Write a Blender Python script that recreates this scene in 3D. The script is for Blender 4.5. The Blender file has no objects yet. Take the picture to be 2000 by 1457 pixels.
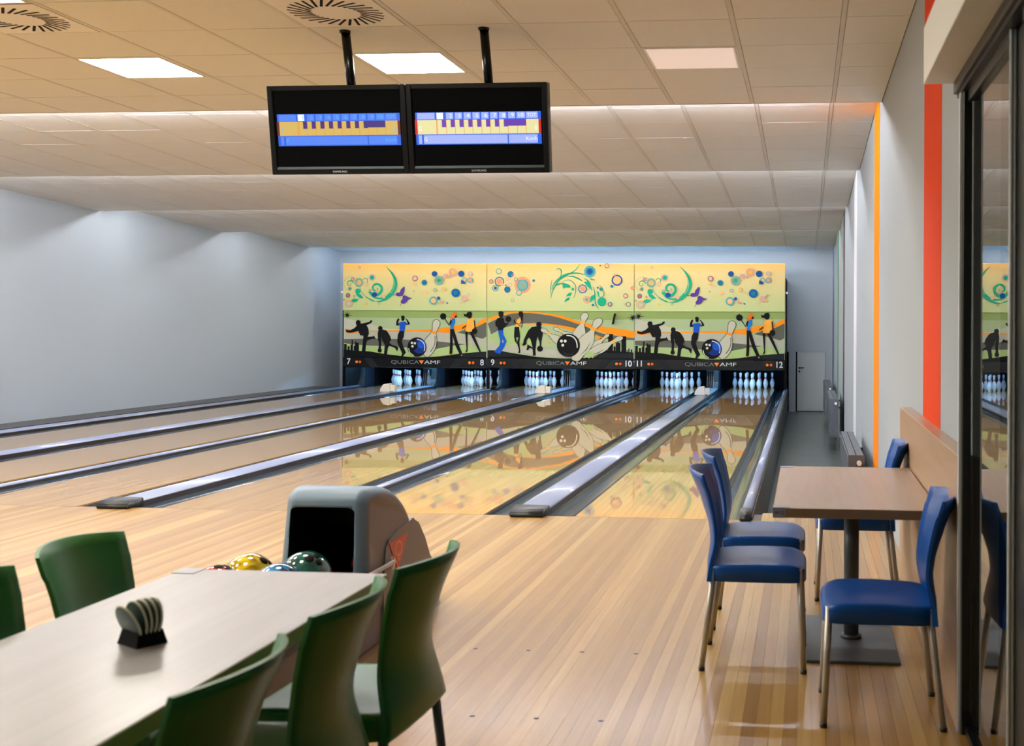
import bpy, bmesh, math, random
from mathutils import Vector, Matrix
random.seed(7)
S = bpy.context.scene
COL = S.collection
PI = math.pi

# ---------------- camera, world, exposure ----------------
cam_d = bpy.data.cameras.new('camera')
cam = bpy.data.objects.new('camera', cam_d); COL.objects.link(cam)
cam_d.sensor_fit = 'HORIZONTAL'; cam_d.sensor_width = 36.0
cam_d.lens = 36.0 * 2222.5 / 2000.0
cam_d.shift_x = (1000 - 1368.3) / 2000.0
cam_d.shift_y = (637.5 - 728.5) / 2000.0
cam_d.clip_start = 0.05
cam.location = (1.2667, -8.8172, 1.4987)
YAW, ROLL = 0.0921, 0.0047
cam.matrix_world = Matrix.Translation(cam.location) @ Matrix.Rotation(YAW, 4, 'Z') @ Matrix.Rotation(PI/2, 4, 'X') @ Matrix.Rotation(ROLL, 4, 'Z')
cam_d.dof.use_dof = True; cam_d.dof.focus_distance = 13.0; cam_d.dof.aperture_fstop = 5.0
S.camera = cam
W = bpy.data.worlds.new('world'); S.world = W; W.use_nodes = True
W.node_tree.nodes['Background'].inputs[0].default_value = (0.75, 0.8, 0.9, 1)
W.node_tree.nodes['Background'].inputs[1].default_value = 0.05
S.view_settings.view_transform = 'Standard'; S.view_settings.look = 'None'
S.view_settings.gamma = 1.0; S.view_settings.use_curve_mapping = False
S.view_settings.exposure = 0.33
K_PANEL = 31.0      # ceiling light panels
K_STRIP = 110.0     # strips hidden above the ceiling steps
K_PIN = 85.0       # pin lights behind the masks

# ---------------- helpers ----------------
def lin(c):
    out = []
    for v in c[:3]:
        v = v / 255.0
        out.append(v / 12.92 if v <= 0.04045 else ((v + 0.055) / 1.055) ** 2.4)
    return (out[0], out[1], out[2], 1.0)

def mat(name, rgb, rough=0.5, metal=0.0, coat=0.0, coat_rough=0.05, emit=None, estr=0.0, spec=0.5,
        noise=None, bump=None):
    m = bpy.data.materials.new(name); m.use_nodes = True
    nt = m.node_tree; b = nt.nodes['Principled BSDF']
    b.inputs['Base Color'].default_value = lin(rgb)
    b.inputs['Roughness'].default_value = rough
    b.inputs['Metallic'].default_value = metal
    b.inputs['Specular IOR Level'].default_value = spec
    b.inputs['Coat Weight'].default_value = coat
    b.inputs['Coat Roughness'].default_value = coat_rough
    if emit is not None:
        b.inputs['Emission Color'].default_value = lin(emit)
        b.inputs['Emission Strength'].default_value = estr
    if noise or bump:
        tc = nt.nodes.new('ShaderNodeTexCoord')
    if noise:      # (scale, other rgb, amount)
        n = nt.nodes.new('ShaderNodeTexNoise'); n.inputs['Scale'].default_value = noise[0]
        n.inputs['Detail'].default_value = 4
        nt.links.new(tc.outputs['Object'], n.inputs['Vector'])
        r = nt.nodes.new('ShaderNodeValToRGB')
        r.color_ramp.elements[0].position = 0.35; r.color_ramp.elements[1].position = 0.65
        r.color_ramp.elements[0].color = lin(rgb); r.color_ramp.elements[1].color = lin(noise[1])
        nt.links.new(n.outputs['Fac'], r.inputs['Fac'])
        nt.links.new(r.outputs['Color'], b.inputs['Base Color'])
    if bump:       # (scale, strength, distance)
        n = nt.nodes.new('ShaderNodeTexNoise'); n.inputs['Scale'].default_value = bump[0]
        nt.links.new(tc.outputs['Object'], n.inputs['Vector'])
        bp = nt.nodes.new('ShaderNodeBump'); bp.inputs['Strength'].default_value = bump[1]
        bp.inputs['Distance'].default_value = bump[2]
        nt.links.new(n.outputs['Fac'], bp.inputs['Height'])
        nt.links.new(bp.outputs['Normal'], b.inputs['Normal'])
    return m

def wood(name, tones, rough, coat=0.0, coat_rough=0.08, stretch=(60, 1.3, 60), grain=0.35, axis_rand=True, wave=0.0, spec=0.5, crand=0.55):
    """long grain along Y, each object its own tone"""
    m = bpy.data.materials.new(name); m.use_nodes = True
    nt = m.node_tree; b = nt.nodes['Principled BSDF']
    tc = nt.nodes.new('ShaderNodeTexCoord'); oi = nt.nodes.new('ShaderNodeObjectInfo')
    mul = nt.nodes.new('ShaderNodeVectorMath'); mul.operation = 'MULTIPLY'; mul.inputs[1].default_value = stretch
    nt.links.new(tc.outputs['Object'], mul.inputs[0])
    rv = nt.nodes.new('ShaderNodeMath'); rv.operation = 'MULTIPLY'; rv.inputs[1].default_value = 83.0
    nt.links.new(oi.outputs['Random'], rv.inputs[0])
    add = nt.nodes.new('ShaderNodeVectorMath'); add.operation = 'ADD'
    nt.links.new(mul.outputs[0], add.inputs[0]); nt.links.new(rv.outputs[0], add.inputs[1])
    n = nt.nodes.new('ShaderNodeTexNoise'); n.inputs['Scale'].default_value = 1.0; n.inputs['Detail'].default_value = 5
    n.inputs['Distortion'].default_value = 0.6
    nt.links.new(add.outputs[0], n.inputs['Vector'])
    # tone = random*crand + noise*grain
    a1 = nt.nodes.new('ShaderNodeMath'); a1.operation = 'MULTIPLY'; a1.inputs[1].default_value = crand
    nt.links.new(oi.outputs['Random'], a1.inputs[0])
    a2 = nt.nodes.new('ShaderNodeMath'); a2.operation = 'MULTIPLY_ADD'; a2.inputs[1].default_value = grain
    nt.links.new(n.outputs['Fac'], a2.inputs[0]); nt.links.new(a1.outputs[0], a2.inputs[2])
    r = nt.nodes.new('ShaderNodeValToRGB')
    els = r.color_ramp.elements
    for i, t in enumerate(tones):
        p = i / (len(tones) - 1)
        if i < 2: e = els[i]; e.position = p
        else: e = els.new(p)
        e.color = lin(t)
    # fix ordering for >2 tones
    if len(tones) > 2:
        while len(els) > 1: els.remove(els[-1])
        els[0].position = 0; els[0].color = lin(tones[0])
        for i, t in enumerate(tones[1:], 1):
            e = els.new(i / (len(tones) - 1)); e.color = lin(t)
    nt.links.new(a2.outputs[0], r.inputs['Fac'])
    nt.links.new(r.outputs['Color'], b.inputs['Base Color'])
    b.inputs['Roughness'].default_value = rough; b.inputs['Coat Weight'].default_value = coat
    b.inputs['Specular IOR Level'].default_value = spec
    b.inputs['Coat Roughness'].default_value = coat_rough
    if wave > 0:
        n2 = nt.nodes.new('ShaderNodeTexNoise'); n2.inputs['Scale'].default_value = 2.2; n2.inputs['Detail'].default_value = 1
        geo = nt.nodes.new('ShaderNodeNewGeometry')
        nt.links.new(geo.outputs['Position'], n2.inputs['Vector'])
        bp = nt.nodes.new('ShaderNodeBump'); bp.inputs['Strength'].default_value = wave; bp.inputs['Distance'].default_value = 0.01
        nt.links.new(n2.outputs['Fac'], bp.inputs['Height'])
        nt.links.new(bp.outputs['Normal'], b.inputs['Normal']); nt.links.new(bp.outputs['Normal'], b.inputs['Coat Normal'])
    return m

class MB:
    def __init__(s): s.bm = bmesh.new(); s.mi = 0
    def face(s, pts, flip=False):
        vs = [s.bm.verts.new(p) for p in pts]
        if flip: vs.reverse()
        try:
            f = s.bm.faces.new(vs); f.material_index = s.mi; return f
        except ValueError: return None
    def box(s, x0, x1, y0, y1, z0, z1, bev=0.0, seg=1, M=None):
        vs = [s.bm.verts.new((x, y, z)) for z in (z0, z1) for y in (y0, y1) for x in (x0, x1)]
        fs = []
        for q in ((0, 2, 3, 1), (4, 5, 7, 6), (0, 1, 5, 4), (1, 3, 7, 5), (3, 2, 6, 7), (2, 0, 4, 6)):
            f = s.bm.faces.new([vs[i] for i in q]); f.material_index = s.mi; fs.append(f)
        allv = vs
        if bev > 0:
            es = list({e for f in fs for e in f.edges})
            r = bmesh.ops.bevel(s.bm, geom=es, offset=bev, segments=seg, affect='EDGES', profile=0.5)
            for f in r['faces']: f.material_index = s.mi
            allv = list({v for f in r['faces'] for v in f.verts} | {v for v in vs if v.is_valid})
        if M is not None: bmesh.ops.transform(s.bm, matrix=M, verts=[v for v in allv if v.is_valid])
        return s
    def tube(s, pts, r, n=12, caps=True):
        pts = [Vector(p) for p in pts]
        rs = r if isinstance(r, (list, tuple)) else [r] * len(pts)
        rings = []
        up0 = None
        for i, p in enumerate(pts):
            d = (pts[min(i + 1, len(pts) - 1)] - pts[max(i - 1, 0)]).normalized()
            if up0 is None: up0 = d.orthogonal().normalized()
            a = (up0 - d * up0.dot(d)).normalized(); up0 = a; b = d.cross(a)
            rings.append([s.bm.verts.new(p + (a * math.cos(t) + b * math.sin(t)) * rs[i]) for t in [2 * PI * k / n for k in range(n)]])
        for A, B in zip(rings, rings[1:]):
            for k in range(n):
                f = s.bm.faces.new((A[k], A[(k + 1) % n], B[(k + 1) % n], B[k])); f.smooth = True; f.material_index = s.mi
        if caps:
            for R_, fl in ((rings[0], True), (rings[-1], False)):
                f = s.bm.faces.new(R_[::-1] if fl else R_); f.material_index = s.mi
        return s
    def lathe(s, prof, n=24, c=(0, 0, 0), mats=None):
        rings = []
        for (r, z) in prof:
            if r < 1e-6: rings.append([s.bm.verts.new((c[0], c[1], c[2] + z))])
            else: rings.append([s.bm.verts.new((c[0] + r * math.cos(2 * PI * k / n), c[1] + r * math.sin(2 * PI * k / n), c[2] + z)) for k in range(n)])
        for i, (A, B) in enumerate(zip(rings, rings[1:])):
            for k in range(n):
                if len(A) == 1: q = (A[0], B[(k + 1) % n], B[k])
                elif len(B) == 1: q = (A[k], A[(k + 1) % n], B[0])
                else: q = (A[k], A[(k + 1) % n], B[(k + 1) % n], B[k])
                if len(set(q)) < 3: continue
                f = s.bm.faces.new(q); f.smooth = True; f.material_index = mats[i] if mats else s.mi
        return s
    def prism(s, poly, lo, hi, axis='x', smooth=False):
        """poly of (a,b): axis x -> (y,z), y -> (x,z), z -> (x,y)"""
        def P(a, b, t): return (t, a, b) if axis == 'x' else ((a, t, b) if axis == 'y' else (a, b, t))
        A = [s.bm.verts.new(P(a, b, lo)) for a, b in poly]; B = [s.bm.verts.new(P(a, b, hi)) for a, b in poly]
        n = len(poly)
        for V in (A[::-1], B):
            f = s.bm.faces.new(V); f.material_index = s.mi
        for k in range(n):
            f = s.bm.faces.new((A[k], A[(k + 1) % n], B[(k + 1) % n], B[k])); f.material_index = s.mi; f.smooth = smooth
        return s
    def mesh(s, name, mats, fix=True, smooth_angle=None):
        if fix: bmesh.ops.recalc_face_normals(s.bm, faces=s.bm.faces)
        me = bpy.data.meshes.new(name); s.bm.to_mesh(me); s.bm.free()
        for m in (mats if isinstance(mats, (list, tuple)) else [mats]): me.materials.append(m)
        return me
    def obj(s, name, mats, parent=None, fix=True):
        return link(name, s.mesh(name, mats, fix), parent)

def link(name, me, parent=None, loc=None):
    o = bpy.data.objects.new(name, me); COL.objects.link(o)
    if parent is not None: o.parent = parent
    if loc: o.location = loc
    return o
def tag(o, label=None, cat=None, group=None, kind=None):
    if label: o['label'] = label
    if cat: o['category'] = cat
    if group: o['group'] = group
    if kind: o['kind'] = kind
    return o
def thing(name, label, cat, loc=(0, 0, 0), rz=0.0, group=None):
    o = bpy.data.objects.new(name, None); COL.objects.link(o)
    o.empty_display_size = 0.1
    o.location = loc; o.rotation_euler = (0, 0, rz)
    return tag(o, label, cat, group)
def struct(name, label, cat, parts_mb, m):
    o = parts_mb.obj(name, m); tag(o, label, cat, None, 'structure'); return o
def dup(root, label, loc=None, rz=None, group=None):
    r = root.copy(); COL.objects.link(r)
    if loc is not None: r.location = loc
    if rz is not None: r.rotation_euler = (0, 0, rz)
    r['label'] = label
    if group: r['group'] = group
    for ch in list(root.children):
        c = ch.copy(); COL.objects.link(c); c.parent = r
        for g in list(ch.children):
            d = g.copy(); COL.objects.link(d); d.parent = c
    return r
def text(name, body, m, parent, size, loc, rot=(PI/2, 0, 0), sx=1.0, fitw=None, extrude=0.0005, shear=0.0, offset=0.0, align='CENTER'):
    cu = bpy.data.curves.new(name, 'FONT'); cu.body = body; cu.size = size; cu.extrude = extrude
    cu.align_x = align; cu.align_y = 'CENTER'; cu.shear = shear; cu.offset = offset
    o = bpy.data.objects.new(name, cu); COL.objects.link(o)
    dg = bpy.context.evaluated_depsgraph_get()
    me = bpy.data.meshes.new_from_object(o.evaluated_get(dg))
    bpy.data.objects.remove(o); bpy.data.curves.remove(cu)
    me.materials.clear(); me.materials.append(m)
    o = link(name, me, parent)
    if fitw: xs_ = [v.co.x for v in me.vertices]; sx = fitw / (max(xs_) - min(xs_))
    o.location = loc; o.rotation_euler = rot; o.scale = (sx, 1, 1)
    return o
# ---------------- materials ----------------
M = {}
M['wall'] = mat('wall_paint', (166, 176, 184), 0.6, bump=(180, 0.12, 0.002))
M['white'] = mat('white_paint', (240, 244, 242), 0.5)
M['tile'] = mat('mineral_tile', (222, 225, 224), 0.9, noise=(140, (210, 212, 208)), bump=(260, 0.3, 0.002))
M['tbar'] = mat('ceiling_bar', (204, 204, 198), 0.55)
M['void'] = mat('ceiling_void', (74, 68, 60), 0.9)
M['black'] = mat('matt_black', (6, 7, 8), 0.7, spec=0.15)
M['gloss_black'] = mat('gloss_black', (6, 7, 8), 0.25, spec=0.25)
M['rubber'] = mat('black_rubber', (18, 19, 22), 0.38, bump=(90, 0.3, 0.002))
M['silver'] = mat('silver_cover', (138, 148, 176), 0.3, metal=0.0, coat=0.4, bump=(12, 0.08, 0.01))
M['gutter'] = mat('gutter_plastic', (46, 58, 72), 0.2, coat=0.6, bump=(9, 0.12, 0.01))
M['rail_dark'] = mat('dark_trim', (52, 44, 40), 0.35)
M['approach'] = wood('approach_boards', [(126, 88, 36), (152, 112, 52), (174, 136, 72), (196, 164, 102)], 0.34, coat=0.5, coat_rough=0.15, stretch=(55, 1.6, 55), grain=0.42, crand=0.58)
M['lane'] = wood('lane_boards', [(150, 108, 50), (172, 131, 68), (190, 152, 90)], 0.5, coat=1.0, coat_rough=0.018, stretch=(45, 1.1, 45), grain=0.5, wave=0.02, crand=0.35, spec=0.25)
M['laminate'] = wood('table_laminate', [(164, 140, 118), (184, 160, 138), (196, 174, 152)], 0.35, coat=0.25, coat_rough=0.22, stretch=(26, 1.6, 26), grain=0.9, crand=0.0)
M['laminate_glare'] = wood('glare_table_laminate', [(154, 151, 151), (170, 167, 167), (182, 179, 179)], 0.3, coat=0.35, coat_rough=0.25, stretch=(22, 1.4, 22), grain=0.9, crand=0.0)  # table laminate with lamp glare put into its paler colour
M['panel_wood'] = wood('wall_panel_laminate', [(166, 134, 102), (184, 152, 120), (196, 166, 134)], 0.4, coat=0.2, coat_rough=0.2, stretch=(20, 1.2, 20), grain=0.9, crand=0.0)
M['edge'] = mat('table_edge', (120, 98, 70), 0.4)
M['edge_reflection'] = mat('table_edge_reflection', (128, 124, 78), 0.4)  # olive reflection of the green chairs painted into the edge colour
M['orange'] = mat('orange_paint', (226, 66, 0), 0.7, spec=0.2)
M['amber'] = mat('amber_paint', (250, 140, 0), 0.7, spec=0.2)
M['green_p'] = mat('green_paint', (70, 150, 105), 0.55)
M['blue_p'] = mat('blue_paint', (60, 95, 160), 0.55)
M['brown_p'] = mat('brown_paint', (70, 55, 60), 0.55)
M['white_p'] = mat('white_stripe_paint', (235, 237, 242), 0.5)
M['concrete'] = mat('grey_floor', (84, 93, 88), 0.28, noise=(2.5, (98, 106, 101)), bump=(30, 0.1, 0.003))
M['riser'] = mat('lane_side_board', (74, 72, 66), 0.6)
M['blue'] = mat('blue_chair_plastic', (0, 74, 156), 0.36, spec=0.35, bump=(400, 0.05, 0.001))
M['green'] = mat('green_chair_plastic', (28, 112, 42), 0.34, bump=(400, 0.05, 0.001))
M['alu'] = mat('brushed_aluminium', (176, 172, 166), 0.42, metal=0.6)
M['grey_leg'] = mat('grey_chair_leg', (92, 96, 104), 0.35, metal=0.5)
M['iron'] = mat('grey_cast_iron', (84, 90, 96), 0.45, metal=0.3)
M['bracket'] = mat('metal_corner_plate', (140, 144, 156), 0.35, metal=0.4)
M['hood'] = mat('hood_plastic', (108, 130, 150), 0.42, bump=(300, 0.08, 0.001))
M['hood_shade'] = mat('hood_plastic_shaded', (132, 120, 112), 0.5, bump=(300, 0.15, 0.001))  # hood plastic again, with the right flank's shade put into the colour
M['hood_in'] = mat('hood_inside', (6, 6, 7), 0.5, spec=0.2)
M['badge'] = mat('badge_orange', (214, 66, 14), 0.4)
M['badge_line'] = mat('badge_line', (246, 170, 110), 0.4)
M['screen'] = mat('screen_black', (3, 3, 4), 0.12, spec=0.12)
M['bezel'] = mat('bezel_black', (9, 10, 11), 0.3, spec=0.25)
M['bezel_grey'] = mat('bezel_highlight', (70, 78, 84), 0.3)
M['logo'] = mat('logo_grey', (190, 192, 196), 0.4)
def glow(name, rgb, k=0.8): return mat(name, (0, 0, 0), 0.5, emit=rgb, estr=k)
for k_, c_ in dict(e_blue=(28, 88, 205), e_blue2=(70, 120, 225), e_pale=(150, 165, 240), e_cyan=(60, 170, 235), e_yellow=(196, 164, 84), e_yellow2=(214, 206, 150),
                   e_purple=(52, 28, 110), e_purple2=(92, 50, 160), e_red=(190, 20, 20), e_brown=(96, 20, 12), e_white=(225, 235, 250), e_line=(220, 130, 20)).items():
    M[k_] = glow(k_, c_, 1.0)
M['lamp_on'] = mat('lit_diffuser', (240, 240, 240), 0.5, emit=(255, 250, 236), estr=K_PANEL)
M['lamp_off'] = mat('unlit_diffuser_glow', (246, 236, 234), 0.5, emit=(255, 236, 228), estr=0.28)  # unlit panel, faint glow added to lift its tone
M['strip'] = mat('cool_light_strip', (240, 240, 240), 0.5, emit=(232, 238, 255), estr=K_STRIP)
SK = [1.4, 1.2, 0.9, 0.6, 0.40]
for i_, k_ in enumerate(SK): M['strip%d' % i_] = mat('light_strip_glow', (240, 240, 240), 0.5, emit=(244, 244, 250), estr=K_STRIP * k_)
M['pinlight'] = mat('pin_light_tube', (240, 240, 240), 0.5, emit=(125, 195, 255), estr=K_PIN)
M['vent'] = mat('vent_plate', (226, 226, 222), 0.5)
M['pin'] = mat('pin_white', (226, 232, 238), 0.25, coat=0.4)
M['pin_red'] = mat('pin_red_band', (225, 20, 40), 0.3)
M['kick'] = mat('kickback_grey', (46, 50, 49), 0.4)
M['kick_side'] = mat('kickback_navy', (12, 26, 44), 0.4)
M['dark_metal'] = mat('dark_metal', (104, 110, 116), 0.35, metal=0.3)
M['cream'] = mat('cream_housing', (222, 214, 194), 0.5)
M['pale_housing'] = mat('pale_housing', (205, 208, 206), 0.5)
M['radiator'] = mat('radiator_grey', (88, 94, 102), 0.45)
M['door'] = mat('door_leaf', (184, 192, 194), 0.5)
M['frame'] = mat('dark_window_frame', (14, 20, 22), 0.3)
M['frame_silver'] = mat('silver_window_frame', (222, 232, 242), 0.35)
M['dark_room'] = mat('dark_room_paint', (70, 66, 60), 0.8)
g = bpy.data.materials.new('window_glass'); g.use_nodes = True
gn = g.node_tree; gb = gn.nodes['Principled BSDF']
gb.inputs['Base Color'].default_value = (0.86, 0.9, 0.9, 1); gb.inputs['Roughness'].default_value = 0.0
gb.inputs['Transmission Weight'].default_value = 1.0; gb.inputs['IOR'].default_value = 1.5
M['glass'] = g
BALLC = dict(yellow=(212, 178, 22), blue=(24, 112, 168), teal=(14, 84, 78), red=(176, 36, 50), orange=(150, 40, 12), black=(16, 14, 18), purple=(70, 34, 110))
def ball_mat(name, rgb):
    m = bpy.data.materials.new(name); m.use_nodes = True; nt = m.node_tree; b = nt.nodes['Principled BSDF']
    tc = nt.nodes.new('ShaderNodeTexCoord'); n = nt.nodes.new('ShaderNodeTexNoise'); n.inputs['Scale'].default_value = 14; n.inputs['Distortion'].default_value = 1.5
    nt.links.new(tc.outputs['Object'], n.inputs['Vector'])
    r = nt.nodes.new('ShaderNodeValToRGB'); r.color_ramp.elements[0].color = lin([c * .62 for c in rgb]); r.color_ramp.elements[1].color = lin([min(255, c * 1.12 + 8) for c in rgb])
    r.color_ramp.elements[0].position = .35; r.color_ramp.elements[1].position = .65
    nt.links.new(n.outputs['Fac'], r.inputs['Fac']); nt.links.new(r.outputs['Color'], b.inputs['Base Color'])
    b.inputs['Roughness'].default_value = 0.08; b.inputs['Coat Weight'].default_value = 1.0; b.inputs['Coat Roughness'].default_value = 0.02
    return m
for k_, c_ in BALLC.items(): M['ball_' + k_] = ball_mat('ball_' + k_, c_)
# ---------------- room ----------------
XL, XR, YB, YF = -10.25, 1.90, -10.4, 18.5
ZA = -0.525                      # level of the aisle beside the lanes
LW = {7: 'the leftmost lane', 8: 'the second lane from the left', 9: 'the third lane from the left', 10: 'the third lane from the right', 11: 'the second lane from the right', 12: 'the rightmost lane'}
LWS = {7: 'leftmost', 8: 'second from the left', 9: 'third from the left', 10: 'third from the right', 11: 'second from the right', 12: 'rightmost'}
LANES = {7: -8.6265, 8: -6.8261, 9: -5.2135, 10: -3.4131, 11: -1.8004, 12: 0.0}
Z1 = 3.40
LIPS = [(0.88, 3.40), (4.84, 3.367), (8.80, 3.34), (12.76, 3.325), (16.72, 3.30)]
SL = 0.040
ROW = 0.66
segs = [(YB, 0.88, Z1, Z1)]
for i in range(1, 5):
    y0, y1, z1 = LIPS[i-1][0] + 0.27, LIPS[i][0], LIPS[i][1]
    segs.append((y0, y1, z1 + SL * (y1 - y0), z1))
segs.append((16.99, YF, 3.335 + SL * 1.51, 3.335))

# walls
b = MB(); b.box(XL - 0.1, XL, YB, YF + 0.1, -0.6, 3.75)
struct('wall_left', 'plain pale blue-grey wall to the left of the lanes', None, b, M['wall'])
b = MB(); b.box(XL - 0.1, 4.1, YB - 0.1, YB, -0.6, 3.75)
struct('wall_back', 'plain pale wall behind the seating', None, b, M['wall'])
b = MB(); b.box(XR, XR + 0.1, -4.45, YF + 0.1, -0.6, 3.75); b.box(XR, XR + 0.1, YB, -4.45, 2.43, 3.75)
wall_right = struct('wall_right', 'pale blue-grey wall with narrow coloured stripes right of the lanes', None, b, M['wall'])
DX0, DX1, DZ1 = 1.035, 1.735, 1.545
b = MB()
b.box(XL, XR, YF, YF + 0.1, 0.9, 3.75)
b.box(XL, -9.56, YF, YF + 0.1, -0.6, 0.9)
b.box(0.83, DX0 - 0.03, YF, YF + 0.1, -0.6, 0.9)
b.box(DX1 + 0.03, XR, YF, YF + 0.1, -0.6, 0.9)
# the leaf stands in front of the wall face, so its opening is closed above
wall_far = struct('wall_far', 'pale grey wall behind the lane masks with a door at its right end', None, b, M['wall'])
# painted stripes
STR = [(-3.386, -2.60, 'orange', 'wide orange stripe'), (1.155, 1.90, 'amber', 'yellow-orange stripe'), (5.55, 6.31, 'white_p', 'white stripe'),
       (9.95, 10.6, 'brown_p', 'dark brown stripe'), (13.3, 14.0, 'green_p', 'green stripe'), (17.1, 17.7, 'blue_p', 'blue stripe')]
for y0, y1, mk, lb in STR:
    b = MB(); b.box(XR - 0.002, XR + 0.001, y0, y1, ZA, 3.56)
    o = b.obj('painted_stripe', M[mk], wall_right); o['label'] = lb
# door
b = MB(); b.box(DX0 + 0.035, DX1 - 0.004, YF + 0.03, YF + 0.07, ZA + 0.012, DZ1 - 0.006, 0.003)
door = struct('door_1', 'plain pale grey door in the far wall right of the lane masks', None, b, M['door'])
b = MB()
b.box(DX0 - 0.05, DX0, YF - 0.02, YF + 0.08, ZA, DZ1 + 0.05); b.box(DX1, DX1 + 0.05, YF - 0.02, YF + 0.08, ZA, DZ1 + 0.05)
b.box(DX0, DX1, YF - 0.02, YF + 0.08, DZ1, DZ1 + 0.05)
b.obj('door_frame', M['wall'], door)
b = MB(); b.box(DX0, DX1, YF + 0.072, YF + 0.09, ZA, DZ1); b.obj('door_gap_shade', M['black'], door)  # black sheet standing in for the shadow in the gap left of the leaf
b = MB(); b.box(0.115 + DX0 - 0.05, 0.15 + DX0 - 0.05, YF + 0.01, YF + 0.03, 0.5, 0.535); b.tube([(DX0 + 0.08, YF + 0.0, 0.52), (DX0 + 0.20, YF + 0.0, 0.52)], 0.011, 8)
b.tube([(DX0 + 0.08, YF + 0.0, 0.52), (DX0 + 0.08, YF + 0.03, 0.52)], 0.011, 8)
b.obj('door_handle', M['gloss_black'], door)
b = MB(); b.box(DX0 + 0.065, DX0 + 0.10, YF + 0.01, YF + 0.03, 0.41, 0.455); b.obj('keyhole_plate', M['gloss_black'], door)

# ceiling: one setting object, tiles are its parts
b = MB()
for i, (y0, y1, z0, z1) in enumerate(segs):
    t = 0.05
    for k in (0,):
        pts = [(y0, z0 + 0.016), (y1, z1 + 0.016), (y1, z1 + 0.016 + t), (y0, z0 + 0.016 + t)]
        b.mi = 1; b.prism(pts, XL, XR, 'x'); b.mi = 0
    if i < 5:
        zn = segs[i + 1][2]
        b.box(XL, XR, y1, y1 + 0.012, z1, zn + 0.14)                      # riser behind the step edge
        b.box(XL, XR, y1, segs[i + 1][0] + 0.03, zn + 0.12, zn + 0.15)     # cover of the light gap
        b.box(XL, XR, segs[i + 1][0] - 0.008, segs[i + 1][0], zn + 0.0, zn + 0.15)
ceiling = struct('ceiling', 'stepped suspended ceiling of pale mineral tiles', None, b, [M['tbar'], M['void']])
# columns
def cols(pitch, x0=1.49):
    xs = [XR, x0]
    while xs[-1] - pitch > XL + 0.05: xs.append(xs[-1] - pitch)
    xs.append(XL); return xs
tile_mesh = {}
def tile_me(w, d):
    k = (round(w, 3), round(d, 3))
    if k not in tile_mesh:
        q = MB(); q.box(-w/2, w/2, -d/2, d/2, 0, 0.013); tile_mesh[k] = q.mesh('ceiling_tile', M['tile'])
    return tile_mesh[k]
lampcols = [3, 6, 9, 12, 15]     # index into seg-1 columns from the right wall (column k spans xs[k+1]..xs[k])
LAMPROWS = [2, 5, 8]
lamp_cells, vent_cells = [], []
ntile = 0
rest = MB()
for i, (y0, y1, z0, z1) in enumerate(segs):
    pitch, row = (0.684, 0.668) if i == 0 else (0.675, ROW)
    xs = cols(pitch)
    ang = math.atan2(z1 - z0, y1 - y0)
    bars = MB()
    for x in xs[1:-1]:
        dz = -0.0015
        bars.prism([(y0, z0 + dz), (y1, z1 + dz), (y1, z1 + 0.016), (y0, z0 + 0.016)], x - 0.015, x + 0.015, 'x')
    bars.box(XL, XR, y1 - 0.012, y1, z1 - 0.003, z1 + 0.016)
    bars.box(XL, XR, y0, y0 + 0.02, z0 - 0.003, z0 + 0.016)
    o = bars.obj('ceiling_rail_grid', M['tbar'], ceiling); o['kind'] = 'stuff'
    r = 0; ye = y1 - 0.012
    while ye > y0 + 0.1:
        ys = max(y1 - (r + 1) * row, y0 + 0.02)
        for k in range(len(xs) - 1):
            xa, xb = xs[k + 1] + 0.018, xs[k] - 0.018
            if k == 0: xb = XR - 0.006
            if k == len(xs) - 2: xa = XL + 0.006
            cy = (ys + ye) / 2; cx = (xa + xb) / 2
            zc = z1 + (z0 - z1) * (y1 - cy) / max(y1 - y0, 1e-6)
            if i == 0:
                # column k spans xs[k+1]..xs[k]; lamps every third column
                if k % 3 == 2 and r in (2, 5, 8, 11, 14): lamp_cells.append((cx, cy, k, r)); continue
                if k % 3 == 2 and r == 4: vent_cells.append((cx, cy, k)); continue
            near = (i == 0 and r <= 4) or i == 1 or (i == 2 and k < 14)
            if near and ntile < 296:
                o = link('ceiling_tile', tile_me(xb - xa, (ye - ys) - 0.007), ceiling, (cx, cy, zc + random.uniform(-0.0006, 0.0008)))
                o.rotation_euler = (ang, 0, 0); ntile += 1
            else:
                w, d = xb - xa, (ye - ys) - 0.007
                rest.box(-w/2, w/2, -d/2, d/2, 0, 0.013, M=Matrix.Translation((cx, cy, zc)) @ Matrix.Rotation(ang, 4, 'X'))
        r += 1; ye = y1 - r * row
o = rest.obj('ceiling_tile_field', M['tile'], ceiling); o['kind'] = 'stuff'

# ceiling panels and vents
pos = {2: 'front row', 5: 'second row', 8: 'unseen third row', 11: 'unseen added fourth row', 14: 'rear row'}
colname = {2: 'above the blue chairs', 5: 'right of the screens', 8: 'left of the screens', 11: 'near the left edge of view', 14: 'close to the left wall', 17: 'at the left wall'}
bm_l = MB(); bm_l.box(-0.3, 0.3, -0.3, 0.3, -0.004, 0.012); me_diff_on = bm_l.mesh('diffuser', M['lamp_on'])
bm_l = MB(); bm_l.box(-0.3, 0.3, -0.3, 0.3, -0.004, 0.012); me_diff_off = bm_l.mesh('diffuser', M['lamp_off'])
bm_l = MB()
for s_ in (-1, 1):
    bm_l.box(s_*0.3 - (0.012 if s_ < 0 else 0), s_*0.3 + (0.012 if s_ > 0 else 0), -0.312, 0.312, -0.006, 0.013)
    bm_l.box(-0.3, 0.3, s_*0.3 - (0.012 if s_ < 0 else 0), s_*0.3 + (0.012 if s_ > 0 else 0), -0.006, 0.013)
me_lframe = bm_l.mesh('lamp_frame', M['white'])
filler = MB()
order = {k: n for n, k in enumerate(sorted({c[2] for c in lamp_cells}))}
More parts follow.
